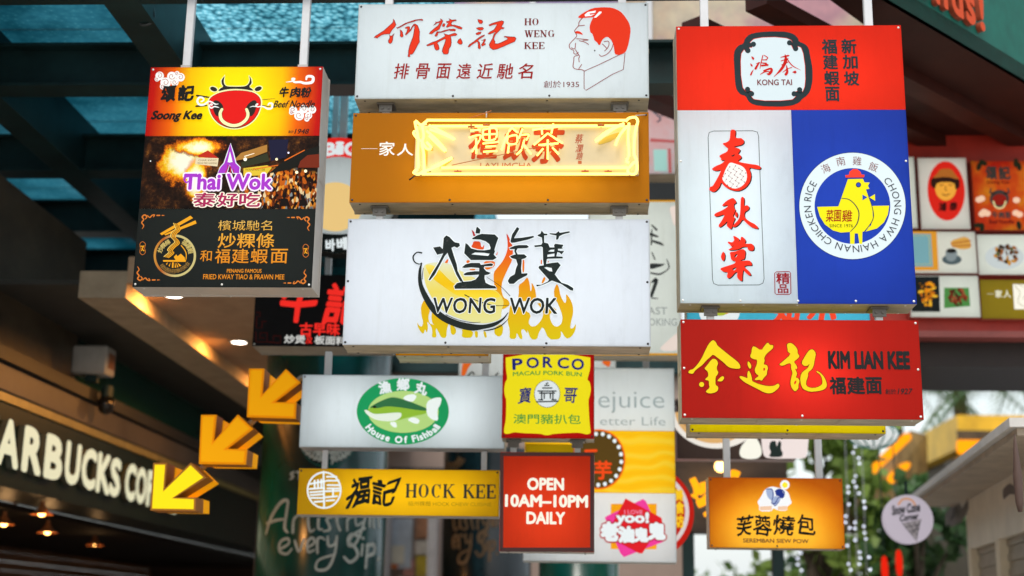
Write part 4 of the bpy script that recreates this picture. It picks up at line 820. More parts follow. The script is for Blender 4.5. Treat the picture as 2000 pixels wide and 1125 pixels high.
# ---- red sign with yellow brush title
def sign_red():
    s = Sign('lightbox_sign', 'deep red lightbox sign with three big yellow brush characters and black capitals', 'sign',
             [(1329, 625.6), (1792.7, 624.3), (1804.4, 818.8), (1331.7, 817.5)], 6.5, .2, 'c4261a', lamps=[(.52, .5, .3, .25, 1.0), (.5, .5, .85, .8, .15)], glow=1.05, screws=(3, 2, 3), screwmat=DOTW)
    a = crop(1340, 650, 8.657); b = crop(1470, 650, 8.656)
    L = [a("450,120 500,155 520,200 530,220 700,360 870,490 910,545 920,600 870,612 760,600 700,570 630,500 540,430 455,365 410,410 350,460 270,550 200,600 150,640 115,700 30,680 60,630 115,620 200,530 270,420 320,310 380,190"),
         a("430,450 480,440 525,470 540,530 515,580 520,630 545,670 530,710 495,750 495,890 530,900 545,940 530,985 480,1015 400,1030 340,1010 335,985 400,930 385,870 385,810 320,800 330,775 375,740 370,660 305,605 340,570"),
         a("520,815 590,745 630,735 645,770 610,820 570,825"), ell(1340+262/8.657, 650+876/8.657, 4.9, n=16),
         (b("18,222 145,305 200,220 255,160 290,212 345,208 345,260 300,300 230,360 190,430 205,470 180,540 240,545 260,600 240,660 240,710 190,760 150,818 120,795 40,805 35,780 110,730 50,690 30,620 70,540 75,455 20,450 -30,425 -45,390 -20,340 -15,260"), b("175,605 200,590 215,620 185,655")),
         a("1045,480 1080,510 1105,570 1085,615 1055,590 1035,530"),
         b("-233,750 -200,730 -100,765 -88,770 -92,690 -72,635 -35,690 -16,760 -12,808 0,825 100,870 250,905 360,900 430,855 455,890 440,935 350,1010 280,1028 200,1015 60,940 0,910 -60,880 -150,830"),
         (b("575,200 620,170 680,190 740,255 760,300 755,345 795,400 750,450 690,490 745,560 755,615 710,605 740,660 750,700 725,760 770,770 795,820 770,880 775,940 715,1000 660,940 635,860 650,760 675,680 645,600 650,540 620,510 500,565 445,540 480,510 650,365 590,320 590,280"), b("700,830 740,800 735,850 700,885")),
         b("820,510 900,370 960,290 1020,280 1070,350 1050,440 1030,560 1000,620 935,670 935,740 900,830 905,900 980,935 1080,930 1170,880 1180,830 1160,740 1120,690 1080,670 1075,640 1150,680 1215,760 1250,850 1250,920 1200,965 1100,990 960,1000 850,955 815,880 800,780 820,690 870,640 930,600 965,520 920,565 860,560")]
    t = s.polys('lettering', ink('e4c81c', .78), L, 3, 1)
    s.strokes('outline', ink('8c1a10', .5), [l[0] if isinstance(l, tuple) else l for l in L], 2, 2.6, closed=True, sub=1, par=t)
    K = solid((.014, .016, .017), .6, spec=.12)
    s.text('lettering', K, 'KIM LIAN KEE', (1618.5, 688, 1775.5, 719), 2, .055)
    s.chars('lettering', K, [('福', (1621, 737, 1651, 769.5)), ('建', (1655, 737, 1688, 769.5)), ('面', (1691.5, 738, 1721.5, 769))], 2, .035)
    s.text('lettering', K, '創於', (1729, 760, 1750, 770), 2, .01); s.text('lettering', K, '1927', (1754, 759, 1781, 770), 2, .015, .22)
    return s
S6 = sign_red()
for x in (1386, 1713): S5.clamp_below(atY(x, 607, 6.6).x, S6.Z1)
# ================================================================ the signs hanging further back
def channel_letters(face, t, items, thick, mat, side, bold=.02, name='letter', smear=None):
    """raised letters: one mesh part per letter; items = [(char, (u0,u1,v0,v1))]"""
    for ch, (a0, a1, b0, b1) in items:
        v, f = glyphs(ch); x0 = min(p[0] for p in v); x1 = max(p[0] for p in v); y0 = min(p[1] for p in v); y1 = max(p[1] for p in v)
        g, f = glyphs(ch, bold) if bold else (v, f)
        P = [(a0+(p[0]-x0)/(x1-x0)*(a1-a0), b0+(p[1]-y0)/(y1-y0)*(b1-b0), p[2]) for p in g]
        cnt = {}
        for q in f:
            for i in range(len(q)): e = (q[i], q[(i+1) % len(q)]); k = tuple(sorted(e)); cnt.setdefault(k, []).append(e)
        n = len(P); V = [face.W((p[0], p[1]), 0)+face.n*(thick+p[2]*.002) for p in P]+[face.W((p[0], p[1]), 0) for p in P]
        o = mesh_obj(name, V[:n], [q for q in f], mat, t)
        sd = [(e[0][0], e[0][1], e[0][1]+n, e[0][0]+n) for e in cnt.values() if len(e) == 1]
        mesh_obj('letter_return', V, sd, side, o)

def sign_fish():
    s = Sign('lightbox_sign', 'white lightbox sign with a fish in a green oval', 'sign', [(590.6, 730), (984, 736), (990, 878.5), (585, 871.6)], 8.2, .16, 'cfd9e0', lamps=[(.22, .5, .25, .7, 1), (.76, .5, .25, .7, 1.1), (.5, .5, .96, .94, 1.5)], glow=1.75, screws=(0, 2, 2), metal=solid((.5, .48, .47), .45, var=.2))
    c = crop(570, 680, 4.76); cx, cy = c("1032,588")[0]
    lg = s.polys('oval_logo', ink('20a060', .7), [ell(cx, cy, 90, 65, 60)], 1); GR = ink('b8dc84', .75)
    s.polys('pond', GR, [ell(cx+1, cy+1, 69, 41, 50)], 2, par=lg)
    s.polys('fish_body', ink('96c43c', .7), [c("690,585 740,550 800,515 900,475 960,465 1080,500 1180,545 1255,570 1255,605 1200,620 1100,640 960,680 850,675 780,650 720,615")], 3, 2, par=lg)
    s.polys('fish_back', ink('3c8050', .55), [c("715,555 800,505 900,462 960,455 1080,490 1180,530 1255,560 1255,585 1150,575 1000,550 880,540 800,560 760,555")], 3.5, 2, par=lg)
    s.polys('fish_belly', ink('e4efe0', .8), [c("670,575 700,575 760,615 850,610 960,600 1020,600 1020,640 960,680 850,680 770,665 700,620")], 3.8, 2, par=lg)
    s.polys('tail_fin', ink('e8f2ee', .85), [c("1250,500 1330,460 1395,460 1385,520 1350,580 1365,680 1300,665 1255,620")], 3.9, 1, par=lg)
    for t in ("1030,470 1060,440 1130,425 1165,450 1130,500 1080,495", "1070,665 1130,640 1190,665 1180,705 1130,700", "905,690 970,685 980,740 940,735"): s.polys('fin', ink('e8f2ee', .85), [c(t)], 3.9, 1, par=lg)
    s.polys('fish_eye', BLACK, [ell(570+770/4.76, 680+548/4.76, 3.4, 2.4, 12)], 4.2, par=lg)
    for ch, (x, y), r in zip('漁鄉丸', ((865, 365), (1035, 338), (1205, 375)), (.2, 0, -.22)):
        X, Y = 570+x/4.76, 680+y/4.76; s.chars('lettering', WHT, [(ch, (X-11.5, Y-11.5, X+11.5, Y+11.5), r)], 3, .045, par=lg)
    s.ring_text('lettering', WHT, 'House Of Fishball', (cx, cy), 79, 13, 211, 331, 3, .045, par=lg, ry=55, inward=True)
    for x in (640, 948): s.post(x, s.Z1+.16, foot=False)
    return s
F1 = sign_fish()
def sign_hock():
    def tone(t):
        tc = t.nodes.new("ShaderNodeTexCoord"); n = noise(t, 1.2, 3); return ramp(t, n.outputs['Fac'], [(.3, lin('e8b808')), (.7, lin('f0c410'))]).outputs[0]
    s = Sign('lightbox_sign', 'low yellow lightbox sign with a white round seal and thin black capitals', 'sign', [(583.5, 913.3), (975, 920), (975.6, 1010.7), (581, 1003.7)], 8.2, .16, panel_mat('x', tone), lamps=[(.55, .5, .7, .35, 1)], glow=1.2, screws=(0, 2, 2), metal=solid((.5, .48, .47), .45, var=.2))
    c = crop(570, 880, 4.59); cx, cy = c("290,355")[0]
    lg = s.polys('round_seal', WHT, [(ell(cx, cy, 34, 36.5, 48), ell(cx, cy, 30.5, 33, 48))], 1)
    s.strokes('seal_bars', WHT, [c(t) for t in ("160,300 300,275", "205,270 205,335", "235,265 235,335", "265,260 265,330", "160,345 290,335", "165,375 285,365", "170,400 285,392", "285,190 290,505", "315,235 400,235", "315,270 420,270", "320,310 425,310", "320,340 430,340", "175,425 280,425", "205,460 280,455", "300,420 405,410", "310,450 380,445", "370,350 370,410", "430,360 300,365")], 2, 3.6, sub=1, par=lg)
    bx = lambda t: c(t)[0]+c(t)[1]
    s.chars('lettering', BLACK, [('福', bx('500,240 705,492')), ('記', bx('728,255 950,482'))], 2, .028, .22, jit=.08)
    s.serif('lettering', solid((.03, .04, .03), .5), 'HOCK KEE', bx('1020,303 1832,425'), 2)
    s.text('lettering', ink('b08c18', .6), '福州粿麵 HOCK CHEW CUISINE', bx('1040,457 1788,500'), 2, .0)
    for x in (634, 945): s.post(x, F1.Z0-.005, foot=False, r=.017)
    return s
F2 = sign_hock()
def sign_porco():
    s = Sign('lightbox_sign', 'square red lightbox sign with a scalloped yellow label and blue capitals', 'sign', [(981, 690), (1161, 694), (1160, 857), (981, 856)], 8.0, .16, 'd81c18', glow=.75, screws=(2, 0, 2))
    c = crop(960, 680, 5); bx = lambda t: c(t)[0]+c(t)[1]
    lab = s.polys('label_print', ink('eede1c', .8), [c("138,62 965,62 965,200 945,270 935,310 960,330 972,400 960,470 945,500 955,700 965,790 970,830 930,845 860,825 720,830 600,838 560,850 520,850 480,836 300,830 220,820 160,840 120,832 125,770 140,700 145,500 130,470 122,400 135,330 155,300 140,200")], 1, 1)
    BL = ink('1c2c90', .45); GN = ink('5aa848', .6)
    s.chars('lettering', BL, [('P', bx('208,105 300,208'), .06), ('O', bx('345,93 460,193')), ('R', bx('505,88 592,188')), ('C', bx('648,95 752,197')), ('O', bx('785,106 900,210'))], 2, .028, par=lab)
    s.text('lettering', GN, 'MACAU PORK BUN', bx('210,222 880,262'), 2, .02, bend=-.35, par=lab)
    s.chars('lettering', BL, [('寶', bx('268,385 385,538')), ('哥', bx('710,390 832,535'))], 2, .015, .1, par=lab, jit=.03)
    s.text('lettering', GN, '澳門豬扒包', bx('215,645 870,740'), 2, .01, par=lab)
    X, Y = 960+543/5, 680+447/5
    e = s.polys('temple_emblem', ink('dfe8ea', .8), [ell(X, Y, 25, 26.5, 36)], 2, par=lab); GK = solid((.06, .08, .09), .5); s.strokes('outline', GK, [ell(X, Y, 25, 26.5, 36)], 3, .9, closed=True, sub=1, par=e)
    s.strokes('temple', GK, [c(t) for t in ("520,365 560,365", "500,390 590,390", "455,420 630,420", "470,440 615,440", "490,420 490,500", "515,440 515,490", "575,440 575,490", "600,420 600,500", "460,505 500,505", "590,505 630,505", "440,525 650,520", "535,350 550,340")], 3, 2.6, sub=1, par=e)
    for x in (1012, 1140): s.post(x, s.Z1+.02, foot=False)
    return s
F3 = sign_porco()
def sign_open():
    s = Sign('lightbox_sign', 'square orange red opening hours lightbox with a maroon rim and white capitals', 'sign', [(977, 883.6), (1160.6, 883.6), (1160.6, 1078), (976, 1077.5)], 7.9, .16, 'ee4a22', lamps=[(.5, .58, .7, .66, 1)], glow=.72, screws=(2, 2, 2), metal=solid((.6, .57, .53), .45))
    c = crop(960, 870, 4.411); bx = lambda t: c(t)[0]+c(t)[1]
    s.polys('rim', solid((.075, .010, .008), .4), [([(977, 883.6), (1160.6, 883.6), (1160.6, 1078), (976, 1077.5)], c("105,92 850,92 850,880 100,880"))], 1)
    s.text('lettering', ink('f4f0de', .85), 'OPEN', bx('312,284 620,382'), 2, .042); s.text('lettering', ink('f4f0de', .85), '10AM–10PM', bx('122,430 826,528'), 2, .042); s.text('lettering', ink('f4f0de', .85), 'DAILY', bx('305,577 630,673'), 2, .042)
    x0 = atY(1000, 870, 7.98).x; x1 = atY(1135, 870, 7.98).x
    for px in (1003, 1128): F3.clamp_below(atY(px, 870, 8.05).x, s.Z1)
    return s
F4 = sign_open()
def sign_link():
    return Sign('lightbox_sign', 'small plain yellow lightbox between the red label sign and opening hours sign', 'sign', [(1027, 868), (1120, 868), (1120, 884), (1027, 884)], 8.4, .12, 'f2ce10', glow=1.0, screws=(0, 0, 0))
sign_link()
def sign_juice():
    q = [(1075, 720), (1316, 717), (1322, 1099), (1018, 1096)]
    def swirl(t):
        n = noise(t, 5, 2, .5); w = t.nodes.new("ShaderNodeTexWave"); w.wave_type = 'RINGS'; w.inputs['Scale'].default_value = 3.2; w.inputs['Distortion'].default_value = 9; w.inputs['Detail'].default_value = 1
        tc = t.nodes.new("ShaderNodeTexCoord"); t.links.new(tc.outputs['Object'], w.inputs[0])
        return ramp(t, w.outputs['Fac'], [(.2, lin('ecbc14')), (.6, lin('ecc41c')), (.95, lin('eaca34'))]).outputs[0]
    q = [(1030, 720), (1316, 717), (1322, 1099), (1018, 1096)]
    s = Sign('lightbox_sign', 'tall lightbox in three bands, white over swirling yellow over white with a red star logo', 'sign', q, 9.2, .18, panels=[((0, 0, 1, .33), 'd6e0e4'), ((0, .33, 1, .652), panel_mat('x', swirl)), ((0, .652, 1, 1), 'd8e0e6')], lamps=[(.55, .5, .88, .94, 1)], glow=1.3, screws=(0, 0, 0), metal=solid((.62, .62, .6), .45))
    c = crop(960, 680, 5); d = crop(960, 870, 4.411); bx = lambda f, t: f(t)[0]+f(t)[1]
    GY = ink('a4b4b6', .6)
    s.text('lettering', GY, 'ejuice', bx(c, '1040,425 1690,640'), 1, -.008); s.text('lettering', GY, 'etter Life', bx(c, '1060,670 1700,755'), 1, -.006)
    X, Y = 960+925/4.411, 870+120/4.411
    lg = s.polys('taro_logo', ink('f07018', .8), [ell(X, Y, 52, 59, 50)], 1); s.polys('disc', ink('6a5020', .45), [ell(X, Y, 48.5, 55.5, 50)], 2, par=lg)
    for a in [i*.30-2.6 for i in range(21)]: s.polys('white_bead', WHT, [ell(X+44*cos(a), Y+50*sin(a), 4, 4.4, 8)], 3, par=lg)
    RO = ink('f04a18', .8); s.chars('lettering', RO, [('芋', (1161, 901, 1194, 936))], 3, .03, par=lg); s.strokes('dash', RO, [d("810,48,24 900,45,24")], 3, sub=1, par=lg)
    lg = s.polys('star_logo', ink('f0a010', .8), [d("1028,503 1422,503 1422,895 1028,892")], 1)
    s.polys('pink_square', ink('f0409c', .75), [d("1305,462 1330,480 1480,830 1140,962 1110,930 975,620 1010,600")], 2, par=lg); s.polys('red_square', ink('e02028', .75), [d("1155,457 1465,625 1470,660 1300,930 1270,930 1010,790 985,780")], 3, par=lg)
    t = s.text('lettering', WHT, 'yoo!', bx(d, '1080,580 1350,690'), 6, .05, par=lg); s.text('outline', ink('c01820', .7), 'yoo!', bx(d, '1080,580 1350,690'), 4, .11, par=lg)
    s.text('lettering', ink('f090b0', .7), 'I LOVE', bx(d, '1145,558 1300,592'), 6, .02, par=lg)
    g = [(ch, bx(d, b)) for ch, b in (('老', '950,668 1085,815'), ('油', '1100,705 1220,830'), ('鬼', '1235,715 1345,825'), ('鬼', '1358,672 1490,805'))]
    s.chars('outline', ink('b81c20', .7), g, 4.5, .16, par=lg); s.chars('lettering', WHT, g, 6, .085, par=lg)
    for x in (1262,): s.post(x, s.Z1+.3, foot=False)
    return s
F5 = sign_juice()
def sign_siew():
    def tone(t):
        tc = t.nodes.new("ShaderNodeTexCoord"); mp = t.nodes.new("ShaderNodeMapping"); t.links.new(tc.outputs['Object'], mp.inputs[0]); mp.inputs['Location'].default_value = (0, 0, -.14); mp.inputs['Scale'].default_value = (2.1, 0, 2.6)
        g = t.nodes.new("ShaderNodeTexGradient"); g.gradient_type = 'SPHERICAL'; t.links.new(mp.outputs[0], g.inputs[0]); n = noise(t, 9, 4, .6); ad = t.nodes.new("ShaderNodeMath"); ad.operation = 'MULTIPLY_ADD'; ad.inputs[1].default_value = .16; t.links.new(n.outputs['Fac'], ad.inputs[0]); t.links.new(g.outputs['Fac'], ad.inputs[2])
        return ramp(t, ad.outputs[0], [(.06, lin('cc6a0a')), (.32, lin('e4951a')), (.65, lin('f4bc34'))]).outputs[0]
    s = Sign('lightbox_sign', 'orange lightbox sign with black brush characters below a blue and white emblem', 'sign', [(1383, 935), (1645, 931.7), (1650, 1071), (1386.4, 1071.7)], 8.4, .16, panel_mat('x', tone), lamps=[(.5, .6, .85, .7, 1)], glow=1.45, screws=(3, 2, 2))
    c = crop(1320, 820, 3.6875); bx = lambda t: c(t)[0]+c(t)[1]
    for ch, b, sh in (('芙', '440,690 552,832', .1), ('蓉', '562,688 685,830', .05), ('燒', '702,690 852,828', .1), ('包', '868,688 1002,826', .1)): s.chars('lettering', BLACK, [(ch, bx(b))], 2, .02, sh, jit=.05)
    s.text('lettering', solid((.10, .04, .012), .5), 'SEREMBAN SIEW POW', bx('485,857 955,886'), 2, .02)
    W1 = ink('eef0f2', .85); B1 = ink('2c40a0', .5); B2 = ink('a8b8dc', .7)
    lg = s.polys('emblem', W1, [c("585,590 610,560 640,500 690,478 740,490 770,495 810,520 825,570 838,600 800,625 805,655 740,655 700,635 690,660 600,660 600,620")], 1, 1)
    s.polys('bun_print', B2, [c("645,500 690,495 710,530 700,590 660,560")], 2, 2, par=lg); s.polys('bun_print', B1, [c("715,510 760,500 780,535 765,570 740,550 720,545")], 2, 1, par=lg); s.polys('bun_print', B2, [c("710,545 760,560 740,600 710,620 690,590")], 2.3, 1, par=lg)
    s.strokes('outline', B1, [c("650,500,5 690,500,7 700,540,5 690,600,6 715,600,8 740,560,6 770,560,8 780,520,8 745,500,9 715,515,7"), c("700,600,6 715,620,5 740,590,5")], 3, par=lg)
    s.polys('flower', W1, [ell(1320+785/3.6875, 820+468/3.6875, 9.5, 9.5, 14)], 1.5, par=lg); s.polys('flower_centre', ink('f0e030', .9), [ell(1320+785/3.6875, 820+470/3.6875, 5.5, n=12)], 2.5, par=lg); [s.polys('base_print', ink('f0c8a8', .8), [q], 2, par=lg) for q in (c("605,625 690,620 690,650 605,652"), c("735,625 800,620 800,650 735,650"))]
    for x in (1420, 1600): s.post(x, EYE+1.6, foot=False)
    return s
F6 = sign_siew()
def sign_black():
    s = Sign('lightbox_sign', 'black lightbox sign with bright red brush characters, partly behind the wok sign', 'sign', [(500, 537), (760, 537), (764, 683), (494, 671)], 8.9, .3, '1b1a1c', glow=.25, screws=(2, 0, 2), screwmat=DOTW, metal=solid((.42, .42, .38), .45))
    R = ink('f02c24', .85)
    s.chars('lettering', R, [('牛', (552, 548, 618, 626)), ('記', (636, 556, 706, 632))], 2, .032, .12, jit=.03)
    s.text('lettering', R, '古早味', (586, 631, 663, 655), 2, .03); s.text('lettering', ink('dcdcd8', .7), '炒煲   板面料', (556, 656, 676, 672), 2, .025, rot=-.03); s.chars('lettering', R, [('及', (597, 656, 610, 671))], 2, .02)
    BR = ink('4a1410', .5)
    s.strokes('fret_border', BR, [[(x, y, 1.6) for x, y in L] for L in ([(500, 610), (508, 610), (508, 618), (501, 618), (501, 640), (512, 640), (512, 628), (520, 628)], [(500, 648), (500, 668), (522, 668), (522, 650), (508, 650), (508, 660), (516, 660)], [(524, 668), (548, 670), (548, 656), (534, 656), (534, 664)])], 1, sub=1)
    for x in (555, 640): s.post(x, s.Z1+1.6, foot=False)
    return s
F7 = sign_black()
def sign_round():
    P = atY(661, 382, 8.7); R0 = (atY(776, 382, 8.7)-P).x; d = .16
    rt = root('round_sign', (P.x, 8.78, P.z-R0), 'round lightbox sign with a red top band and Korean letters on a black lower band', 'sign')
    b = MB(); n = 64; V = []; Fc = []
    for (r, y) in ((R0-.012, 8.7), (R0, 8.702), (R0, 8.7+d), (.001, 8.7+d)):
        for k in range(n): V.append((P.x+r*cos(2*pi*k/n), y, P.z+r*sin(2*pi*k/n)))
    for j in range(3):
        for k in range(n): Fc.append((j*n+k, j*n+(k+1) % n, (j+1)*n+(k+1) % n, (j+1)*n+k))
    b.add(V, Fc).build('cabinet', BLACK, rt, False)
    f = Face(rt, (P.x, 8.698, P.z), (1, 0, 0), (0, 0, 1)); cx, cy, r = 661, 382, 115
    mesh_obj('panel', [f.W(f.px(*q), 0) for q in ell(cx, cy, r*.985, r*.985, 64)], [tuple(range(64))], panel_mat('dfe8e8'), rt)
    ld = bpy.data.lights.new("tube_lamp", 'AREA'); ld.shape = 'DISK'; ld.size = R0*1.6; ld.energy = GLOW*pi*R0*R0*1.1; lo = bpy.data.objects.new("tube_lamp", ld); COL.objects.link(lo); lo.parent = rt; lo.location = (0, .05, R0); lo.rotation_euler = (radians(-90), 0, 0)
    seg = lambda a0, a1, rr=.985: [(cx+r*rr*cos(a0+(a1-a0)*k/30), cy+r*rr*sin(a0+(a1-a0)*k/30)) for k in range(31)]
    top = seg(radians(180+38), radians(360-38)); mid = [(cx+r*.80*cos(a), cy+20-r*.84*sin(a)) for a in [radians(38)+radians(104)*k/20 for k in range(21)]]
    bt = s_ = f.polys('red_band', ink('e82820', .8), [seg(radians(198), radians(342))+[(cx+r*.93, cy-r*.22)]+[(cx+x*r, cy-r*(.66-.62*x*x)) for x in [.8-.1*k for k in range(17)]]+[(cx-r*.93, cy-r*.22)]], 1)
    f.chars('lettering', WHT, [('B', (634, 280, 655, 303), .1), ('i', (659, 278, 668, 301)), ('G', (674, 279, 698, 303), -.1)], 2, .05, par=bt)
    f.polys('peach_disc', ink('f2cc84', .8), [ell(cx-6, cy+22, 52, 48, 40)], 1.5)
    f.polys('black_band', BLACK, [seg(radians(20), radians(160))+[(cx+x*r, cy+r*(.66-.28*x*x)) for x in [-.9+.1*k for k in range(19)]]], 2)
    f.chars('lettering', WHT, [('바', (637, 468, 654, 490), .05), ('베', (659, 465, 678, 488), .12), ('큐', (683, 460, 702, 482), .2)], 3, .05)
    MB().box((P.x-.025, 8.74, P.z+R0-.01), (P.x+.025, 8.79, ROOFZ+.3), bev=.004).build('hanger_post', POSTM, rt)
sign_round()
def sign_cooking():
    s = Sign('lightbox_sign', 'tall cream lightbox with black brush leaves behind the middle stack', 'sign', [(1150, 392), (1326, 392), (1329, 694), (1150, 694)], 9.0, .2, 'dfe6e2', glow=1.05, screws=(0, 0, 0))
    s.polys('edge_strip', ink('e0a020', .6), [[(1150, 391), (1328, 391), (1328, 394.5), (1150, 394.5)]], 1); s.polys('edge_strip', ink('e0a020', .6), [[(1150, 690), (1330, 690), (1330, 694), (1150, 694)]], 1)
    c = crop(1240, 200, 2.25); GK = solid((.02, .03, .03), .5)
    s.strokes('lettering', GK, [c(t) for t in ("75,540,6 95,560,10", "70,580,14 100,590,8", "80,610,10 110,620,12 125,628,5", "75,560,5 72,625,7", "75,720,26 115,715,12 130,710,2", "130,745,3 150,725,6 140,690,4", "75,660,5 88,690,6", "70,750,8 110,755,8 145,735,4", "72,850,14 95,780,16 75,790,8", "75,860,6 100,862,4")], 2)
    G = ink('a8b0ae', .6); s.text('lettering', G, 'FAST', (1256, 600, 1303, 614), 1, .01); s.text('lettering', G, 'COOKING', (1240, 622, 1322, 636), 1, .01)
    def blush(t): pass
    s.polys('blossom_print', ink('e2d2c8', .8), [c("150,460 190,450 192,550 170,540 160,500"), c("100,1090 140,1050 200,1000 200,1095")], .6, 2)
    return s
sign_cooking()
def plain_back_sign(label, q, Y, panel, d=.2, glow=1., **k):
    return Sign('lightbox_sign', label, 'sign', q, Y, d, panel, glow=glow, screws=k.get('screws', (3, 0, 2)))
B1 = plain_back_sign('plain yellow lightbox showing only its lower strip under the red brush sign', [(1346, 690), (1726, 690), (1726, 845), (1346, 847)], 7.25, 'f2de08', .22, 1.25)
B2 = plain_back_sign('plain amber lightbox showing only a thin strip under the wok sign', [(775, 575), (955, 575), (955, 696), (775, 694)], 7.6, 'e8a808', .22, .9)
def sign_cyan():
    s = plain_back_sign('sky blue lightbox peeping out between the chick sign and the red brush sign', [(1341, 560), (1698, 560), (1698, 650), (1341, 650)], 7.8, '58cce8', .15, 1.0, screws=(0, 0, 0))
    s.polys('white_plate', WHT, [ell(1405, 608, 40, 34, 30)], 1); s.polys('egg_print', ink('e8901c', .7), [ell(1411, 606, 15, 9, 20)], 2); s.polys('egg_print', ink('b8c838', .7), [ell(1406, 612, 12, 5, 16)], 2.5)
    s.chars('lettering', ink('f0482c', .8), [('知', (1513, 585, 1560, 632)), ('小', (1580, 590, 1632, 632))], 2, .06, .2)
sign_cyan()
def sign_picture():
    s = plain_back_sign('white lightbox with an orange picture half hidden behind the red label sign', [(896, 640), (1203, 640), (1203, 736), (896, 736)], 9.6, 'e4eaea', .18, 1.0, screws=(0, 0, 0))
    s.polys('food_print', ink('e86820', .7), [[(905, 700), (930, 701), (915, 717), (908, 735), (900, 735)], [(1172, 706), (1194, 703), (1190, 719)]], 1, 1); s.strokes('food_print', ink('384038', .4), [[(915, 733, 3), (922, 727, 3), (926, 731, 3)], [(968, 734, 3), (973, 728, 3)]], 1)
sign_picture()
def sign_pink():
    def tone(t):
        n = noise(t, 3, 5, .7); return ramp(t, n.outputs['Fac'], [(.3, lin('d8a8a8')), (.5, lin('d8c0c4')), (.65, lin('c8d0d4'))]).outputs[0]
    s = Sign('lightbox_sign', 'faded pink picture lightbox deep behind the stacks, left of the chick sign', 'sign', [(1180, 214), (1400, 214), (1400, 340), (1180, 340)], 9.8, .2, panel_mat('x', tone), glow=.75, screws=(0, 0, 0))
    s.polys('house_print', ink('c86868', .5), [[(1270, 270), (1335, 275), (1335, 280), (1270, 277)], [(1305, 290), (1310, 290), (1312, 338), (1306, 338)]], 1); s.polys('house_print', ink('a8d8d0', .6), [[(1276, 292), (1302, 292), (1303, 334), (1278, 334)]], 1); s.strokes('tree_print', ink('506070', .4), [[(1276, 218, 3), (1290, 232, 3), (1284, 238, 3)], [(1290, 228, 2), (1300, 222, 2)]], 1)
sign_pink()
def sign_food():
    s = Sign('lightbox_sign', 'food picture lightbox with plate, egg and white cup below the red brush sign', 'sign', [(1322, 790), (1552, 790), (1553, 897), (1322, 897)], 9.6, .14, '5a4a44', glow=.6, screws=(0, 0, 0), metal=solid((.55, .45, .46), .5))
    pl = s.polys('plate_print', ink('efe8de', .8), [ell(1400, 800, 92, 76, 40, a0=0, a1=pi)], 1); s.polys('food_print', ink('e0b070', .75), [ell(1396, 800, 78, 66, 40, a0=0, a1=pi)], 2, par=pl); s.polys('food_print', ink('c88848', .6), [crop(1320, 820, 3.6875)("40,20 150,110 260,130 300,110 200,60 100,40"), crop(1320, 820, 3.6875)("330,130 430,120 500,100 480,90 380,100")], 3, 1, par=pl)
    s.polys('egg_print', ink('f0eee0', .85), [crop(1320, 820, 3.6875)("455,240 470,190 520,130 545,108 580,130 612,190 620,250 590,280 520,285 470,272")], 4, 2)
    cup = s.polys('cup_print', ink('eadcd8', .8), [crop(1320, 820, 3.6875)("610,80 960,80 945,270 905,280 660,280 625,250")], 3.4, 1); s.polys('cup_motif', ink('2c3a36', .4), [crop(1320, 820, 3.6875)("680,155 720,150 725,200 740,150 760,160 755,215 770,235 765,270 665,270 685,235 670,200")], 5, 1, par=cup)
    return s
sign_food()
def sign_redround():
    P = atY(1264, 1000, 9.7); R0 = (atY(1264+91.5, 1000, 9.7)-P).x
    rt = root('round_sign', (P.x, 9.75, P.z-R0), 'round red sign with a white ring beside the tall three-band lightbox', 'sign')
    f = Face(rt, (P.x, 9.7, P.z), (1, 0, 0), (0, 0, 1)); n = 64
    MB().prism([(P.x+R0*cos(2*pi*k/n), 9.7, P.z+R0*sin(2*pi*k/n)) for k in range(n)], (0, .1, 0)).build('cabinet', ink('d82418', .55), rt)
    f.polys('ring', ink('e8dcd8', .7), [(ell(1264, 1000, 82, 82, 60), ell(1264, 1000, 74, 74, 60))], 1)
    f.chars('lettering', ink('f0c020', .9), [('美', (1318, 956, 1334, 978)), ('食', (1319, 980, 1336, 1003)), ('坊', (1318, 1006, 1335, 1030))], 1, .05)
    MB().tube([(P.x, 9.75, P.z+R0-.01), (P.x, 9.75, EYE+2.6)], .02).build('hanger_post', POSTM, rt)
sign_redround()

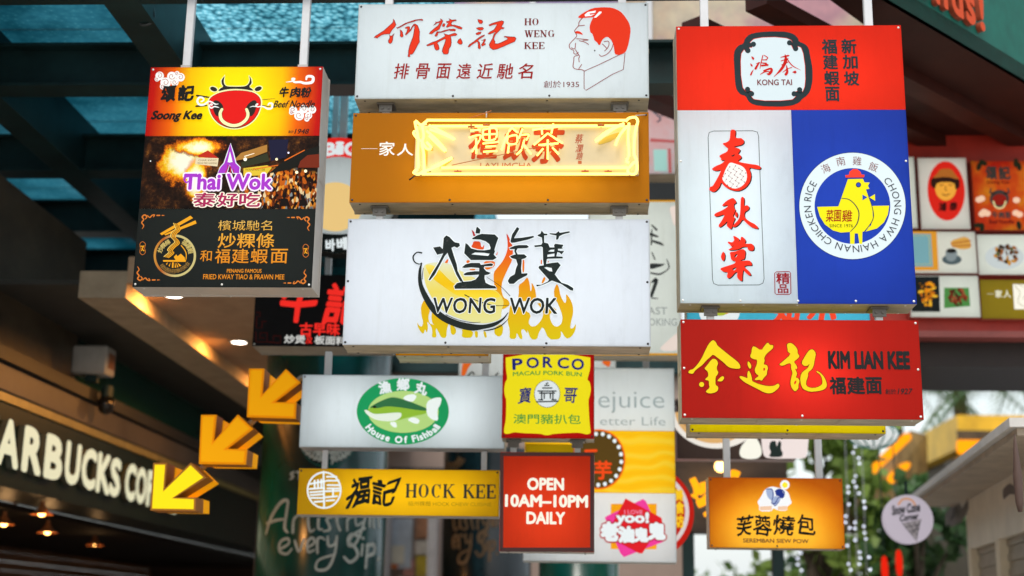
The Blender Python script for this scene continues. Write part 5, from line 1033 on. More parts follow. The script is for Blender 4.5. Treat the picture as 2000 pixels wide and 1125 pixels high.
# ---- three arrows on a slanting pipe
def arrows():
    c = crop(380, 680, 3.517); d = crop(0, 600, 2.142); Y = 8.25
    AMB_GLOW = ink('f0a408', .40, 1.0); AM2_GLOW = ink('de8a06', .38, 1.0); SIDE = solid((.42, .15, .008), .5, var=.15)  # both ambers carry an added glow to brighten the arrows, no lamp inside
    for lab, pts, lit in (('amber arrow beside the fish sign, highest of the three', c("378,142 480,142 465,325 630,145 728,237 550,372 700,374 695,485 362,474"), 0),
                          ('amber arrow in the middle of the three on the slanting pipe', c("48,460 152,460 132,645 300,458 402,555 225,692 362,697 352,800 33,796"), 0),
                          ('bright yellow lit arrow in front of the coffee shop letters, lowest of the three', d("643,652 702,652 692,758 800,651 866,714 733,797 822,796 820,854 631,851"), 1)):
        P = [atY(*q, Y) for q in pts]; rt = root('arrow_sign', (P[8].x+.1, Y+.08, P[8].z), lab, 'arrow', 'amber direction arrows on the slanting pipe')
        cx = sum(p.x for p in P)/9; cz = sum(p.z for p in P)/9; k = .93
        MB().prism([(p.x, Y+.012, p.z) for p in P], (0, .15, 0)).build('body', SIDE, rt)
        MB().prism([(p.x, Y-.012, p.z) for p in P], (0, .0235, 0)).build('rim', AM2_GLOW if not lit else SIDE, rt)
        MB().prism([(cx+(p.x-cx)*k, Y+.1625, cz+(p.z-cz)*k) for p in P], (0, .17, 0)).build('back_box', AMB_GLOW, rt)
        ins = []
        n = len(P)
        for i in range(n):                       # inset face
            a, b, e = P[i-1], P[i], P[(i+1) % n]; d1 = (b-a).normalized(); d2 = (e-b).normalized(); n1 = Vector((-d1.z, 0, d1.x)); n2 = Vector((-d2.z, 0, d2.x)); m = (n1+n2); m = m/max(.35, m.dot(n1)); ins.append(b-m*.012)
        MB().prism([(p.x, Y-.016, p.z) for p in ins], (0, .004, 0)).build('face', ink('f6d818', .95) if lit else AMB_GLOW, rt)
    A = atY(600, 740, Y+.26); B = atY(300, 1010, Y+.16)
    rt = root('support_pipe', B, 'slanting grey pipe carrying the three arrows', 'pipe')
    MB().tube([atY(640, 738, Y+.25), atY(588, 738, Y+.25), atY(570, 752, Y+.25), atY(345, 960, Y+.25)], .02, 10).build('pipe', solid((.30, .29, .27), .4, metal=.4), rt, True)
arrows()
# ================================================================ the place around the signs
def struct(name, mb, mat): return tag(mb.build(name, mat), kind='structure')
def thing1(name, mb, mat, label, cat, group=None, smooth=False):
    """a thing that is a single mesh"""
    return tag(mb.build(name, mat, None, smooth), label, cat, group)
rnd = random.Random(11)
struct('pavement', MB().quad((-200, -200, 0), (200, -200, 0), (200, 200, 0), (-200, 200, 0)), solid((.38, .35, .31), .6, var=.3, scale=1.5))

# ---- canopy: dark steel frame with wet glass
CAN = root('glass_canopy', (-3.5, 9, ROOFZ), 'dark steel beam canopy with wet blue glass panes over the left side', 'canopy')
for x in (-5.2, -3.88, -2.52):
    MB().box((x-.105, 4.5, ROOFZ), (x+.105, 20, ROOFZ+.028)).box((x-.095, 4.5, ROOFZ+.0281), (x+.095, 20, ROOFZ+.43)).build('rafter', DARKSTEEL, CAN)
for i, y in enumerate((6.66, 8.02, 9.70, 11.36, 13.0, 14.7, 16.4)):
    x1 = -.9 if i > 1 else 1.9
    MB().box((-6.5, y, ROOFZ+.004), (x1, y+.2, ROOFZ+.025)).box((-6.5, y+.08, ROOFZ+.026), (x1, y+.1, ROOFZ+.28)).box((-6.5, y, ROOFZ+.281), (x1, y+.2, ROOFZ+.30)).build('purlin', DARKSTEEL, CAN)
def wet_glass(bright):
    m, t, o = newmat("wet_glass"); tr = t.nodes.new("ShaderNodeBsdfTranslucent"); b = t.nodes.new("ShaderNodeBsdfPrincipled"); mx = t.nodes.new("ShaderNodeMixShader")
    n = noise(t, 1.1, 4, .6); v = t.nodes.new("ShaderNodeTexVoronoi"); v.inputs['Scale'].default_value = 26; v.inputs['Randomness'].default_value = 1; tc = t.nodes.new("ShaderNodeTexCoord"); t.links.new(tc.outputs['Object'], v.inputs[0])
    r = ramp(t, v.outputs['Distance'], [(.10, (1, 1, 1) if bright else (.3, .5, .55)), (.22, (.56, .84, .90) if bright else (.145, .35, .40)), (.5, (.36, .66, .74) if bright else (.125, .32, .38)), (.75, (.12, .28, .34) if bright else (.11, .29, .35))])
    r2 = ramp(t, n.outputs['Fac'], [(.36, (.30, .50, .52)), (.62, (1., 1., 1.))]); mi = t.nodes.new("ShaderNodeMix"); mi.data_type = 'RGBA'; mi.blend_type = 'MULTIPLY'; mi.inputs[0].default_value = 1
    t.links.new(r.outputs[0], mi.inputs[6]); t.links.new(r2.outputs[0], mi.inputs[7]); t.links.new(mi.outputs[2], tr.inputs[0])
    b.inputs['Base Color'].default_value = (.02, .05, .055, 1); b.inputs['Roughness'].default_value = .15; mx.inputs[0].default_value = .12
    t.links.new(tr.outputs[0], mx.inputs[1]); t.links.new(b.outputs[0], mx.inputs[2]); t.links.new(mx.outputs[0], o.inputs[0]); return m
WG_BRIGHT = wet_glass(True); WG_DARK = wet_glass(False)  # same glass twice: brighter right panes, darker left panes, brightness put into the colour
xs = [-6.6, -5.2, -3.88, -2.52, -.75]; ys = [6.76, 8.12, 9.8, 11.46, 13.1, 14.8, 16.5, 18]
for i in range(4):
    for j in range(7):
        if i == 3 and j > 4: continue
        MB().box((xs[i]+.02, ys[j]+.01, ROOFZ+.435), (xs[i+1]-.02, ys[j+1]-.01, ROOFZ+.447)).build('glass_pane', WG_BRIGHT if i == 3 else WG_DARK, CAN)
# clamp and cable at the top of the posts
for px in (364, 592):
    P = atY(px, 3, 6.62); thing1('clamp', MB().box((P.x-.07, 6.55, ROOFZ-.07), (P.x+.07, 6.7, ROOFZ-.004), bev=.004).box((P.x-.11, 6.56, ROOFZ-.045), (P.x-.071, 6.66, ROOFZ-.012)), DARKSTEEL, 'dark steel clamp holding the %s hanger post of the bull sign' % ('left' if px < 400 else 'right'), 'clamp')
P = atZ(292, 8, ROOFZ+.12); thing1('cable', MB().tube(catmull([(P.x, P.y, P.z+.2), (P.x+.02, P.y, P.z), (P.x+.03, P.y, P.z-.1), (P.x-.03, P.y, P.z-.13), (P.x-.07, P.y, P.z-.08)], 5), .008, 6), solid((.05, .06, .065), .4), 'short grey cable loop on the canopy rafter', 'cable')

# ---- left: coffee shop front, receding along y
Z = lambda z: EYE+z
bld = root('coffee_shop', (-4.5, 12, 0), 'dark coffee shop front with pale green capitals receding down the left', 'shop')
GRNGLASS = solid((.014, .070, .055), .16, var=.25, spec=.5)
MB().box((-4.75, 3, Z(1.9)), (-4.3, 11.35, Z(3.2))).build('upper_wall', solid((.085, .066, .045), .45, var=.7, scale=1.6, stretch=(1, .6, 1)), bld)
MB().box((-4.75, 11.352, Z(1.86)), (-4.34, 24, Z(2.9))).build('glass_band', GRNGLASS, bld)
MB().box((-4.75, 3, Z(1.80)), (-4.12, 24, Z(1.898))).build('ledge', solid((.02, .02, .017), .5), bld)
MB().box((-4.75, 3, Z(1.60)), (-4.17, 24, Z(1.798)), bev=.01).build('ledge', solid((.085, .075, .065), .4, var=.3, scale=2, spec=.25), bld)
MB().box((-4.75, 3, Z(1.535)), (-4.19, 24, Z(1.598))).build('brass_strip', solid((.32, .27, .10), .35, metal=.3, var=.3), bld)
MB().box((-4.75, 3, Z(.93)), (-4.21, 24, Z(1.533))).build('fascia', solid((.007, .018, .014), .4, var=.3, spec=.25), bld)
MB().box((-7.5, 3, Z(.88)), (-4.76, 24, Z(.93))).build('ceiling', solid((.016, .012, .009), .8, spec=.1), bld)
m = MB()
for k in range(22): m.box((-7.4, 3, k*.115), (-7.36-.02*(k % 2), 24, k*.115+.11))
m.build('board_wall', solid((.15, .055, .018), .6, var=.6, scale=2, stretch=(1, .3, 2), spec=.1), bld)
MB().box((-7.4, 23.8, 0), (-4.2, 24, Z(.88))).build('end_wall', solid((.05, .022, .012), .6, var=.5, scale=2, stretch=(1, 1, 5)), bld)
lf = Face(bld, (-4.205, 12, Z(1.2)), (0, 1, 0), (0, 0, 1))
its = []
for ch, a, b in (('S', 9.0, 9.28), ('T', 9.3, 9.56), ('A', 9.62, 9.98), ('R', 10.09, 10.42), ('B', 10.53, 10.85), ('U', 10.96, 11.26), ('C', 11.34, 11.65), ('K', 11.72, 12.03), ('S', 12.06, 12.30), ('C', 12.48, 12.75), ('O', 12.79, 13.08), ('F', 13.14, 13.34), ('F', 13.40, 13.60), ('E', 13.66, 13.86), ('E', 13.92, 14.12)):
    its.append((ch, (a-12, b-12, -.12, .19)))
channel_letters(lf, bld, its, .05, ink('dde6c8', .75), solid((.10, .11, .08), .5), bold=.045)
# drop beam and soffit with downlights
MB().box((-3.53, 9.24, Z(2.2)), (-3.19, 24, Z(2.395))).build('drop_beam', solid((.38, .30, .21), .7, var=.2), bld)
MB().box((-3.189, 9.24, Z(2.31)), (-2.2, 24, Z(2.5))).build('soffit', solid((.46, .31, .20), .7, var=.15), bld)
MB().box((-4.34, 9.5, Z(2.36)), (-3.531, 24, Z(2.394))).build('soffit', solid((.05, .05, .045), .7), bld)
for i, (px, py) in enumerate(((339, 577), (467, 668), (575, 740))):
    P = atZ(px, py, Z(2.305)); dl = root('downlight', (P.x, P.y, Z(2.305)), ('glowing round downlight in the soffit just below the bull sign', 'glowing round downlight in the soffit next to the black sign', 'glowing round downlight in the soffit behind the fish sign')[i], 'downlight', 'downlights in the left soffit')
    MB().lathe((P.x, P.y, Z(2.305)), [(.062, .004), (.085, .003), (.085, -.006), (.062, -.006)], 20).build('trim_ring', solid((.6, .5, .4), .4), dl, True)
    MB().lathe((P.x, P.y, Z(2.3)), [(.0005, 0), (.062, 0)], 20).build('lamp_face', lamp_mat('fff0dc', 9), dl)
    ld = bpy.data.lights.new("spot", 'SPOT'); ld.energy = 90; ld.spot_size = radians(172); ld.spot_blend = 1.0; ld.color = (1, .40, .08); ld.shadow_soft_size = .07
    lo = bpy.data.objects.new("spot", ld); COL.objects.link(lo); lo.parent = dl; lo.location = (-.02, 0, -.03); lo.rotation_euler = (0, radians(30), 0)
# round column with chalk lettering, two of them
def pillar(name, label, cx, cy, r, zt, mat):
    rt = root(name, (cx, cy, 0), label, 'column'); n = 48; V = []; Fc = []
    for z in (0, zt):
        for k in range(n): V.append((cx+r*cos(2*pi*k/n), cy+r*sin(2*pi*k/n), z))
    Fc = [(k, (k+1) % n, n+(k+1) % n, n+k) for k in range(n)]+[tuple(range(n, 2*n))]
    mesh_obj('shaft', V, Fc, mat, rt, True); MB().lathe((cx, cy, 0), [(r+.02, 0), (r+.02, .12), (r+.004, .14)], n).build('base_ring', DARKSTEEL, rt, True); return rt
class Cyl(Face):
    def __init__(s, par, cx, cy, r): s.par = par; s.c = Vector((cx, cy, 0)); s.r = r
    def px(s, x, y):
        d = ray(x, y); ox, oy = -s.c.x, -s.c.y; A = d.x**2+d.y**2; B = 2*(d.x*ox+d.y*oy); Cc = ox*ox+oy*oy-s.r**2; q = B*B-4*A*Cc
        t = (-B-sqrt(max(0, q)))/(2*A); p = EYEV+d*t; return (atan2(p.x-s.c.x, -(p.y-s.c.y))*s.r, p.z)
    def W(s, q, lay):
        a = q[0]/s.r; rr = s.r+.0015*lay; return Vector((s.c.x+rr*sin(a), s.c.y-rr*cos(a), q[1]))
TEAL = solid((.004, .085, .062), .22, var=.35, scale=1.6, spec=.6)
def mottled_teal_mat():
    m, t, o = newmat("mottled_teal"); b = t.nodes.new("ShaderNodeBsdfPrincipled"); n = noise(t, .9, 3, .5)  # teal varies in soft patches from near black to bright
    r = ramp(t, n.outputs['Fac'], [(.42, (.005, .018, .018)), (.60, (.004, .07, .055)), (.70, (.004, .17, .13))]); t.links.new(r.outputs[0], b.inputs['Base Color']); b.inputs['Roughness'].default_value = .2; t.links.new(b.outputs[0], o.inputs[0]); return m
p1 = pillar('round_column', 'round teal column with chalk script and a white round emblem', -2.14, 11.55, .535, Z(2.9), mottled_teal_mat())
CH = solid((.46, .50, .47), .8, var=.3, scale=14)
cy = Cyl(p1, -2.14, 11.55, .535)
c = crop(500, 860, 2.6)   # chalk script, in photo pixels below
script = ["520,1042,4 530,1010,6 548,982,7 562,978,6 560,1000,6 556,1030,7 562,1040,4", "522,1022,4 540,1016,5 558,1014,4", "572,1040,6 574,1015,6 584,1006,5 592,1010,4", "604,990,6 602,1020,6 606,1038,6 614,1034,4", "594,1008,4 616,1004,4", "622,1014,6 622,1032,6 630,1034,4", "648,1010,5 638,1014,6 642,1024,6 644,1034,6 632,1038,4",
          "660,992,6 658,1018,6 664,1036,5", "652,1010,4 672,1008,4", "678,1036,5 679,1014,6 690,1010,4", "694,1008,5 696,1026,5 708,1020,4", "714,1006,5 708,1030,6 694,1062,6 680,1064,6 690,1044,5 712,1032,5", "722,1004,5 722,1028,6", "730,1030,5 729,1006,5 738,1004,5 740,1028,5",
          "548,1072,5 564,1062,5 562,1052,6 548,1058,6 546,1076,6 560,1082,5 570,1072,4", "576,1056,5 584,1078,6 594,1052,5", "600,1070,5 614,1060,5 610,1050,6 600,1060,6 602,1078,6 614,1074,4", "620,1080,6 620,1054,6 628,1050,5 634,1054,4", "640,1048,5 642,1066,6 654,1062,5 658,1046,5 654,1080,6 640,1110,7 618,1112,6 622,1094,5 650,1084,5",
          "704,1048,6 686,1044,7 680,1058,7 694,1070,7 698,1086,7 684,1098,7 672,1088,6", "708,1064,6 706,1084,6", "708,1052,5 710,1051,5", "718,1064,6 714,1108,6", "716,1066,5 730,1064,6 730,1080,6 716,1086,5", "738,1092,5 740,1091,5"]
cy.strokes('lettering', CH, [[(x, y, w*.8) for x, y, w in PXC(l)] for l in script], 1)
cy.strokes('lettering', CH, [PXC(l) for l in ("574,922,4 568,926,4 573,931,4 567,936,3", "580,922,4 590,922,4", "585,922,4 585,936,4")], 1)
em = cy.polys('emblem', solid((.006, .12, .085), .4), [ell(640, 868, 52, 44, 40)], 1)
lines = []
for sg in (-1, 1):
    for k in range(5):
        a0 = .25+k*.22; x = lambda r, a: (640+sg*r*cos(a), 868+r*.85*sin(a))
        lines.append([(*x(50-2*k, a0), 3.2), (*x(40-2*k, a0+.25), 4), (*x(32-k, a0+.1), 3.6), (*x(20-k, a0+.35), 3)])
    lines.append([(640+sg*8, 905, 4), (640+sg*16, 888, 5), (640+sg*28, 876, 4), (640+sg*34, 860, 3)])
cy.strokes('emblem_lines', CH, lines, 2, par=em)
p2 = pillar('round_column', 'round dark column with faint golden script, behind the yellow seal sign', -.92, 14.2, .46, Z(1.75), solid((.010, .018, .018), .25, var=.4, scale=2))
c2 = Cyl(p2, -.92, 14.2, .46); GD = solid((.34, .20, .10), .6, var=.3)
c2.strokes('lettering', GD, [[(850+(x-560)*.62+10, y*.86+156-14, w*.8) for x, y, w in PXC(l)] for l in script if PXC(l)[0][0] > 590], 1)
lines = []
for k in range(13):
    a = radians(10+k*13); lines.append([(880+16*cos(a), 892+14*sin(a), 3), (880+28*cos(a+.12), 892+24*sin(a+.12), 3.4)])
c2.strokes('emblem_lines', GD, lines, 1); c2.polys('emblem', GD, [ell(880, 888, 14, 16, 20)], 1)
pillar('round_column', 'plain teal column below the tall three-band lightbox', .02, 12.6, .36, Z(1.5), TEAL)
# security box on the glass band
P = atX(172, 705, -4.2); bx = root('wall_box', (-4.25, P.y, P.z-.1), 'small white box with a lit tag on the dark coffee shop wall', 'box')
MB().box((-4.299, P.y-.12, P.z-.125), (-4.0, P.y+.12, P.z+.115), bev=.012).build('case', solid((.45, .45, .43), .5), bx); MB().box((-4.0, P.y-.06, P.z-.07), (-3.994, P.y+.08, P.z+.06)).build('tag', solid((.30, .12, .06), .5), bx); MB().box((-4.2, P.y-.03, P.z-.19), (-4.1, P.y+.03, P.z-.126)).build('bracket', DARKSTEEL, bx)
P = atX(205, 790, -4.05); cm = root('dome_camera', (-4.05, P.y, P.z), 'dark dome camera on the grey ledge over the shop letters', 'camera')
MB().ball((-4.04, P.y, P.z), .075, 12, 8, (1, 1, 1.2)).build('dome', solid((.008, .008, .008), .2), cm, True); MB().tube([(-4.04, P.y, P.z+.06), (-4.04, P.y, P.z+.16)], .05, 12).build('mount', DARKSTEEL, cm)
for i, (px, py, Y) in enumerate(((82, 998, 11), (93, 1034, 12.4), (8, 1018, 11.6), (28, 992, 14), (185, 1060, 15))):
    P = atY(px, py, Y); pl = root('pendant_lamp', (P.x, Y, P.z), ('small glowing pendant lamp below the letters, nearest the arrows', 'small glowing pendant lamp, lower one in the dark coffee shop', 'small pendant lamp at the left edge of the dark shop', 'faint pendant lamp high at the left of the dark shop', 'faint pendant lamp deep in the dark shop')[i], 'lamp', 'pendant lamps in the coffee shop')
    MB().lathe((P.x, Y, P.z), [(.095, -.03), (.05, .0), (.018, .05), (.018, .08)], 14).build('lamp_shade', solid((.35, .12, .04), .4), pl, True); MB().ball((P.x, Y, P.z-.012), .034 if i < 3 else .02, 10, 6).build('bulb', lamp_mat('ffb860', 14), pl, True); MB().tube([(P.x, Y, P.z+.08), (P.x, Y, Z(.88))], .005, 5).build('cord', DARKSTEEL, pl)
    ld = bpy.data.lights.new("bulb_light", 'POINT'); ld.energy = 1.1; ld.color = (1, .55, .22); ld.shadow_soft_size = .05; lo = bpy.data.objects.new("bulb_light", ld); COL.objects.link(lo); lo.parent = pl; lo.location = (0, 0, -.08)

# ---- far end: shop building that closes the view
fb = root('shop_building', (0, 18.2, 0), 'pinkish rendered shop building with windows closing the view behind the signs', 'building')
PK = solid((.36, .27, .23), .7, var=.18, scale=1.3)
MB().box((-4.2, 18, 0), (1.4, 18.4, Z(4.2))).build('wall', PK, fb)
MB().box((-4.2, 17.86, Z(3.25)), (1.4, 17.998, Z(3.8))).build('beam', DARKSTEEL, fb); MB().box((-4.2, 17.88, Z(1.72)), (1.4, 17.998, Z(1.98))).build('beam', solid((.02, .025, .025), .6), fb)
for a, b in ((745, 760), (838, 852)):
    x0, x1 = atY(a, 1000, 17.5).x, atY(b, 1000, 17.5).x; MB().box((x0, 17.4, 0), (x1, 17.85, Z(1.7))).build('pilaster', solid((.42, .40, .40), .6), fb)
x0, x1 = atY(762, 1000, 17.9).x, atY(806, 1000, 17.9).x; wz0, wz1 = atY(780, 1110, 17.9).z, atY(780, 1012, 17.9).z
w = MB().box((x0, 17.93, wz0), (x1, 17.998, wz1)).build('window', solid((.55, .62, .70), .3, var=.3, scale=4), fb); MB().box((x0+.04, 17.9, wz0+.06), (x0+.2, 17.929, wz1-.35)).build('notice', solid((.8, .75, .62), .6), w); MB().box((x0, 17.9, wz0), (x0+.12, 17.929, wz0+.05)).build('notice', solid((.7, .2, .06), .6), w)
for k, (a, b, y0, y1, col) in enumerate(((812, 836, 1010, 1050, (.45, .22, .12)), (812, 836, 1055, 1082, (.6, .56, .5)), (815, 838, 1085, 1125, (.55, .42, .04)), (790, 812, 1092, 1125, (.55, .25, .2)))):
    xa, xb = atY(a, 1000, 17.9).x, atY(b, 1000, 17.9).x; MB().box((xa, 17.94, atY(a, y1, 17.9).z), (xb, 17.999, atY(a, y0, 17.9).z)).build('poster', solid(col, .5, var=.4, scale=8), fb)
xa, xb = atY(515, 560, 16).x, atY(745, 560, 16).x
# big printed mural over the upper middle
def mural_mat():
    m, t, o = newmat("mural_print"); n = noise(t, .55, 6, .55); n2 = noise(t, 6, 3, .6); b = t.nodes.new("ShaderNodeBsdfPrincipled"); tr = t.nodes.new("ShaderNodeBsdfTranslucent"); mx = t.nodes.new("ShaderNodeMixShader")
    r = ramp(t, n.outputs['Fac'], [(.30, lin('4fb0c8')), (.40, lin('9a8cc0')), (.47, lin('b8a4c0')), (.52, lin('e0c8b0')), (.58, lin('e8dcc4')), (.66, lin('e0b0b8'))]); r2 = ramp(t, n2.outputs['Fac'], [(.3, (.8, .8, .85)), (.6, (1, 1, 1))])
    mi = t.nodes.new("ShaderNodeMix"); mi.data_type = 'RGBA'; mi.blend_type = 'MULTIPLY'; mi.inputs[0].default_value = 1; t.links.new(r.outputs[0], mi.inputs[6]); t.links.new(r2.outputs[0], mi.inputs[7])
    t.links.new(mi.outputs[2], b.inputs['Base Color']); t.links.new(mi.outputs[2], tr.inputs[0]); b.inputs['Roughness'].default_value = .3; mx.inputs[0].default_value = .45; t.links.new(b.outputs[0], mx.inputs[1]); t.links.new(tr.outputs[0], mx.inputs[2]); t.links.new(mx.outputs[0], o.inputs[0]); return m
A, Bq = atY(880, 134, 10.6), atY(1772, 134, 10.6)
mu = root('printed_banner', (A.x, 10.6, A.z), 'wide pastel printed banner high behind the middle and right signs', 'banner')
MB().box((A.x, 10.6, A.z), (Bq.x, 10.63, A.z+1.1)).build('banner_sheet', mural_mat(), mu)
MB().box((A.x-.03, 10.56, A.z-.03), (A.x, 10.66, A.z+1.13)).box((Bq.x, 10.56, A.z-.03), (Bq.x+.03, 10.66, A.z+1.13)).build('frame', POSTM, mu)
for px in (1040, 1268): x = atY(px, 60, 10.6).x; MB().box((x-.025, 10.57, A.z+.001), (x+.025, 10.599, A.z+1.1)).build('frame', POSTM, mu)
thing1('steel_beam', MB().box((-.9, 10.5, A.z-.34), (Bq.x+.3, 10.75, A.z-.035)).box((-.9, 10.42, A.z-.36), (Bq.x+.3, 10.83, A.z-.341)), solid((.03, .045, .045), .5), 'long dark steel beam under the pastel banner', 'beam')
thing1('steel_beam', MB().box((-.9, 11.0, atY(1300, 390, 11).z), (2.6, 11.3, atY(1300, 338, 11).z)), solid((.05, .055, .06), .5), 'dark steel beam between the faded pink picture and the cream lightbox', 'beam')

# ---- right: red food hall front with picture lightboxes
rw = root('food_hall', (3.6, 10.2, 0), 'red food hall wall under a deep brown canopy on the right', 'building')
WX0, WX1 = atY(1690, 450, 10.2).x, atY(2150, 450, 10.2).x; WZ0, WZ1 = atY(1900, 650, 10.2).z, atY(1780, 26, 8.0).z-.001
MB().box((WX0, 10.2, WZ0), (WX1, 10.5, WZ1)).build('wall', solid((.44, .028, .014), .5, var=.2), rw)
MB().box((WX0, 10.12, WZ0-.05), (WX1, 10.55, WZ0-.002)).build('bottom_trim', solid((.26, .06, .05), .5), rw)
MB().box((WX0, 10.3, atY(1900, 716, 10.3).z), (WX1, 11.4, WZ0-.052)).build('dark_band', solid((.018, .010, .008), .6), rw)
A, Bq = atY(1780, 26, 8.0), atZ(2000, 156, atY(1780, 26, 8.0).z); dv = (Bq-A).normalized(); nn = Vector((dv.y, -dv.x, 0)); bz = A.z
A0 = A-dv*3; B0 = A+dv*6
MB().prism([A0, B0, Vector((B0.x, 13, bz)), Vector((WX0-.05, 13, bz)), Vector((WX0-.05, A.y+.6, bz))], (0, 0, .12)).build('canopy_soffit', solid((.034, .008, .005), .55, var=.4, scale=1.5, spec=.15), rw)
for k in range(4):
    o = A+Vector((-dv.y, dv.x, 0))*0+Vector((dv.y*0, 0, 0)); q = A+Vector((-nn.x, -nn.y, 0))*(.45+.5*k)
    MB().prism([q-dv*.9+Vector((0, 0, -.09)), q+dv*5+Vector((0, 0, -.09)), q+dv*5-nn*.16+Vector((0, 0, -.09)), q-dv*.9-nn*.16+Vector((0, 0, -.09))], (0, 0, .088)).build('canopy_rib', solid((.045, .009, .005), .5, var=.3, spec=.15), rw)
bn = root('green_banner', A, 'green banner along the canopy edge with orange lettering', 'banner')
MB().prism([A0, B0, B0+Vector((0, 0, 1.7)), A0+Vector((0, 0, 1.7))], -nn*.03).build('banner_sheet', solid((.006, .115, .085), .6, var=.25, spec=.2), bn)
bf = Face(bn, A+nn*.004, (dv.x, dv.y, 0), (0, 0, 1))
ua, va = bf.px(1831, 13); uz, vz = bf.px(1911, 61); vb = lambda u: va+(u-ua)*(vz-va)/(uz-ua)
its = []; adv = (uz-ua)/2.75
for ch, k, wd, hh in (('F', -4.9, .6, .27), ('r', -4.15, .5, .19), ('i', -3.5, .25, .27), ('e', -2.9, .68, .19), ('n', -2.0+.0, .68, .19), ('d', -1.12, .68, .27), ('s', -.35, .55, .19), ('!', .32, .22, .27)):
    u = uz+(k-.32-.0)*adv if ch != 'n' else ua; u = ua+(k+2.0)*adv*1.18; its.append((ch, (u-adv*wd*.5, u+adv*wd*.5, vb(u), vb(u)+hh)))
channel_letters(bf, bn, its, .035, ink('e0552c', .5), solid((.3, .05, .02), .5), bold=.03)
def menu_box(x0, y0, x1, y1, lab, panel='e4e8e0', glow=.8):
    return Sign('picture_lightbox', lab, 'lightbox', [(x0, y0), (x1, y0+3), (x1+2, y1+2), (x0+2, y1)], 10.12, .07, panel, glow=glow, screws=(0, 0, 0), group='picture lightboxes on the red food hall wall', metal=solid((.42, .08, .06), .5))
m1 = menu_box(1794, 307, 1890, 447, 'white picture lightbox with a red oval portrait of a person in a hat')
po = m1.polys('portrait_print', ink('d82418', .75), [ell(1848, 373, 36.5, 58, 40, rot=-.05)], 1); PR = ink('f0a83c', .75)
m1.polys('face', PR, [ell(1847, 366, 21, 26, 24)], 2, par=po); m1.polys('hair', ink('3c2018', .4), [[(1817, 352), (1826, 344), (1866, 344), (1874, 352), (1874, 366), (1866, 372), (1864, 356), (1830, 356), (1826, 370), (1818, 364)]], 3, 1, par=po); m1.polys('hat', ink('b86a28', .65), [[(1820, 349), (1830, 340), (1836, 330), (1858, 330), (1866, 342), (1875, 352), (1848, 345)]], 4, 1, par=po)
m1.strokes('face_lines', ink('7a3a18', .5), [PXC("1836,362,2 1842,361,2"), PXC("1853,361,2 1859,362,2"), PXC("1847,364,1.4 1846,371,1.6 1849,372,1.4"), PXC("1840,379,1.6 1847,382,2 1854,379,1.6")], 3, par=po)
m1.chars('lettering', ink('4a1410', .4), [('鴻', (1834, 396, 1848, 412)), ('泰', (1855, 395, 1869, 411))], 2, .05, .15, par=po)
def warm(t):
    n = noise(t, 2.6, 3); return ramp(t, n.outputs['Fac'], [(.35, lin('c82414')), (.5, lin('d85a18')), (.66, lin('e8b428'))]).outputs[0]
m2 = menu_box(1899, 313, 2030, 449, 'red and orange picture lightbox with a bull head and clouds', panel_mat('x', warm), .7)
DKB = solid((.05, .03, .02), .5)
m2.chars('lettering', DKB, [('頌', (1926, 326, 1946, 350)), ('記', (1951, 326, 1972, 350))], 2, .05); m2.text('lettering', ink('7a1a10', .4), 'Soong Kee', (1928, 353, 1971, 360), 2, .03); m2.chars('lettering', DKB, [('牛', (1938, 414, 1948, 426)), ('肉', (1951, 414, 1961, 426)), ('粉', (1964, 414, 1974, 426))], 2, .05); m2.text('lettering', ink('7a1a10', .4), 'Beef Noodle', (1932, 429, 1980, 437), 2, .03)
bl = m2.polys('bull_print', DKB, [ell(1952, 388, 19, 17, 24)], 1); m2.polys('bull_print', ink('a02014', .5), [ell(1952, 390, 14, 11, 20)], 2, par=bl); m2.strokes('bull_print', ink('f0e0a0', .7), [PXC("1940,394,3 1944,404,3 1952,407,3 1960,404,3 1964,394,3")], 3, par=bl); m2.strokes('bull_print', DKB, [PXC("1936,368,2 1934,376,4 1942,378,3"), PXC("1968,368,2 1970,376,4 1962,378,3")], 1, par=bl)
for x, y in ((1917, 388), (1912, 390), (1922, 414), (1928, 417), (1918, 418), (1985, 391), (1984, 416), (1991, 419)): m2.polys('cloud_print', ink('f4c8a8', .75), [ell(x, y, 7, 6, 14)], 1.1+.1*(x % 7))
for x, y in ((1912, 325), (1920, 318), (1990, 325), (1984, 318), (1910, 440), (1918, 444), (1990, 440)): m2.polys('foliage_print', ink('2a2c18', .4), [ell(x, y, 9, 5, 9, rot=x)], 1.1+.1*(y % 5))
m3 = menu_box(1770, 451, 1906, 533, 'white picture lightbox with a blue panel, a cup of coffee and toast'); m3.polys('blue_print', ink('e0982c', .7), [[(1770, 452), (1829, 452), (1833, 528), (1770, 528)]], 1); m3.polys('blue_print', ink('78a8b0', .7), [[(1774, 456), (1818, 457), (1822, 521), (1774, 521)]], 2); m3.strokes('blue_print', ink('c8b860', .7), [PXC("1780,460 1814,461 1817,516 1780,516")], 3, 1.6, closed=True, sub=1)
m3.polys('coffee_print', ink('58686c', .5), [ell(1859, 507, 19, 10, 24)], 1); m3.polys('coffee_print', ink('8c989a', .6), [PXC("1846,488 1870,488 1868,506 1860,511 1852,510 1847,504")], 2, 1); m3.polys('coffee_print', ink('282420', .3), [ell(1858, 490, 10, 4.5, 16)], 3)
m3.polys('toast_print', ink('d8a048', .7), [PXC("1856,470 1890,460 1899,484 1880,488 1858,482")], 1, 1); m3.strokes('toast_print', ink('b86828', .6), [PXC("1858,476 1896,470"), PXC("1860,481 1896,479")], 2, 2.4, sub=1)
m4 = menu_box(1908, 457, 2040, 536, 'white picture lightbox with a plate of dark noodles'); m4.polys('plate_print', ink('c8d0d0', .7), [ell(1962, 502, 38, 24, 30)], 1)
m5 = menu_box(1775, 537, 1912, 619, 'picture lightbox with orange noodles on black and meat on a green leaf')
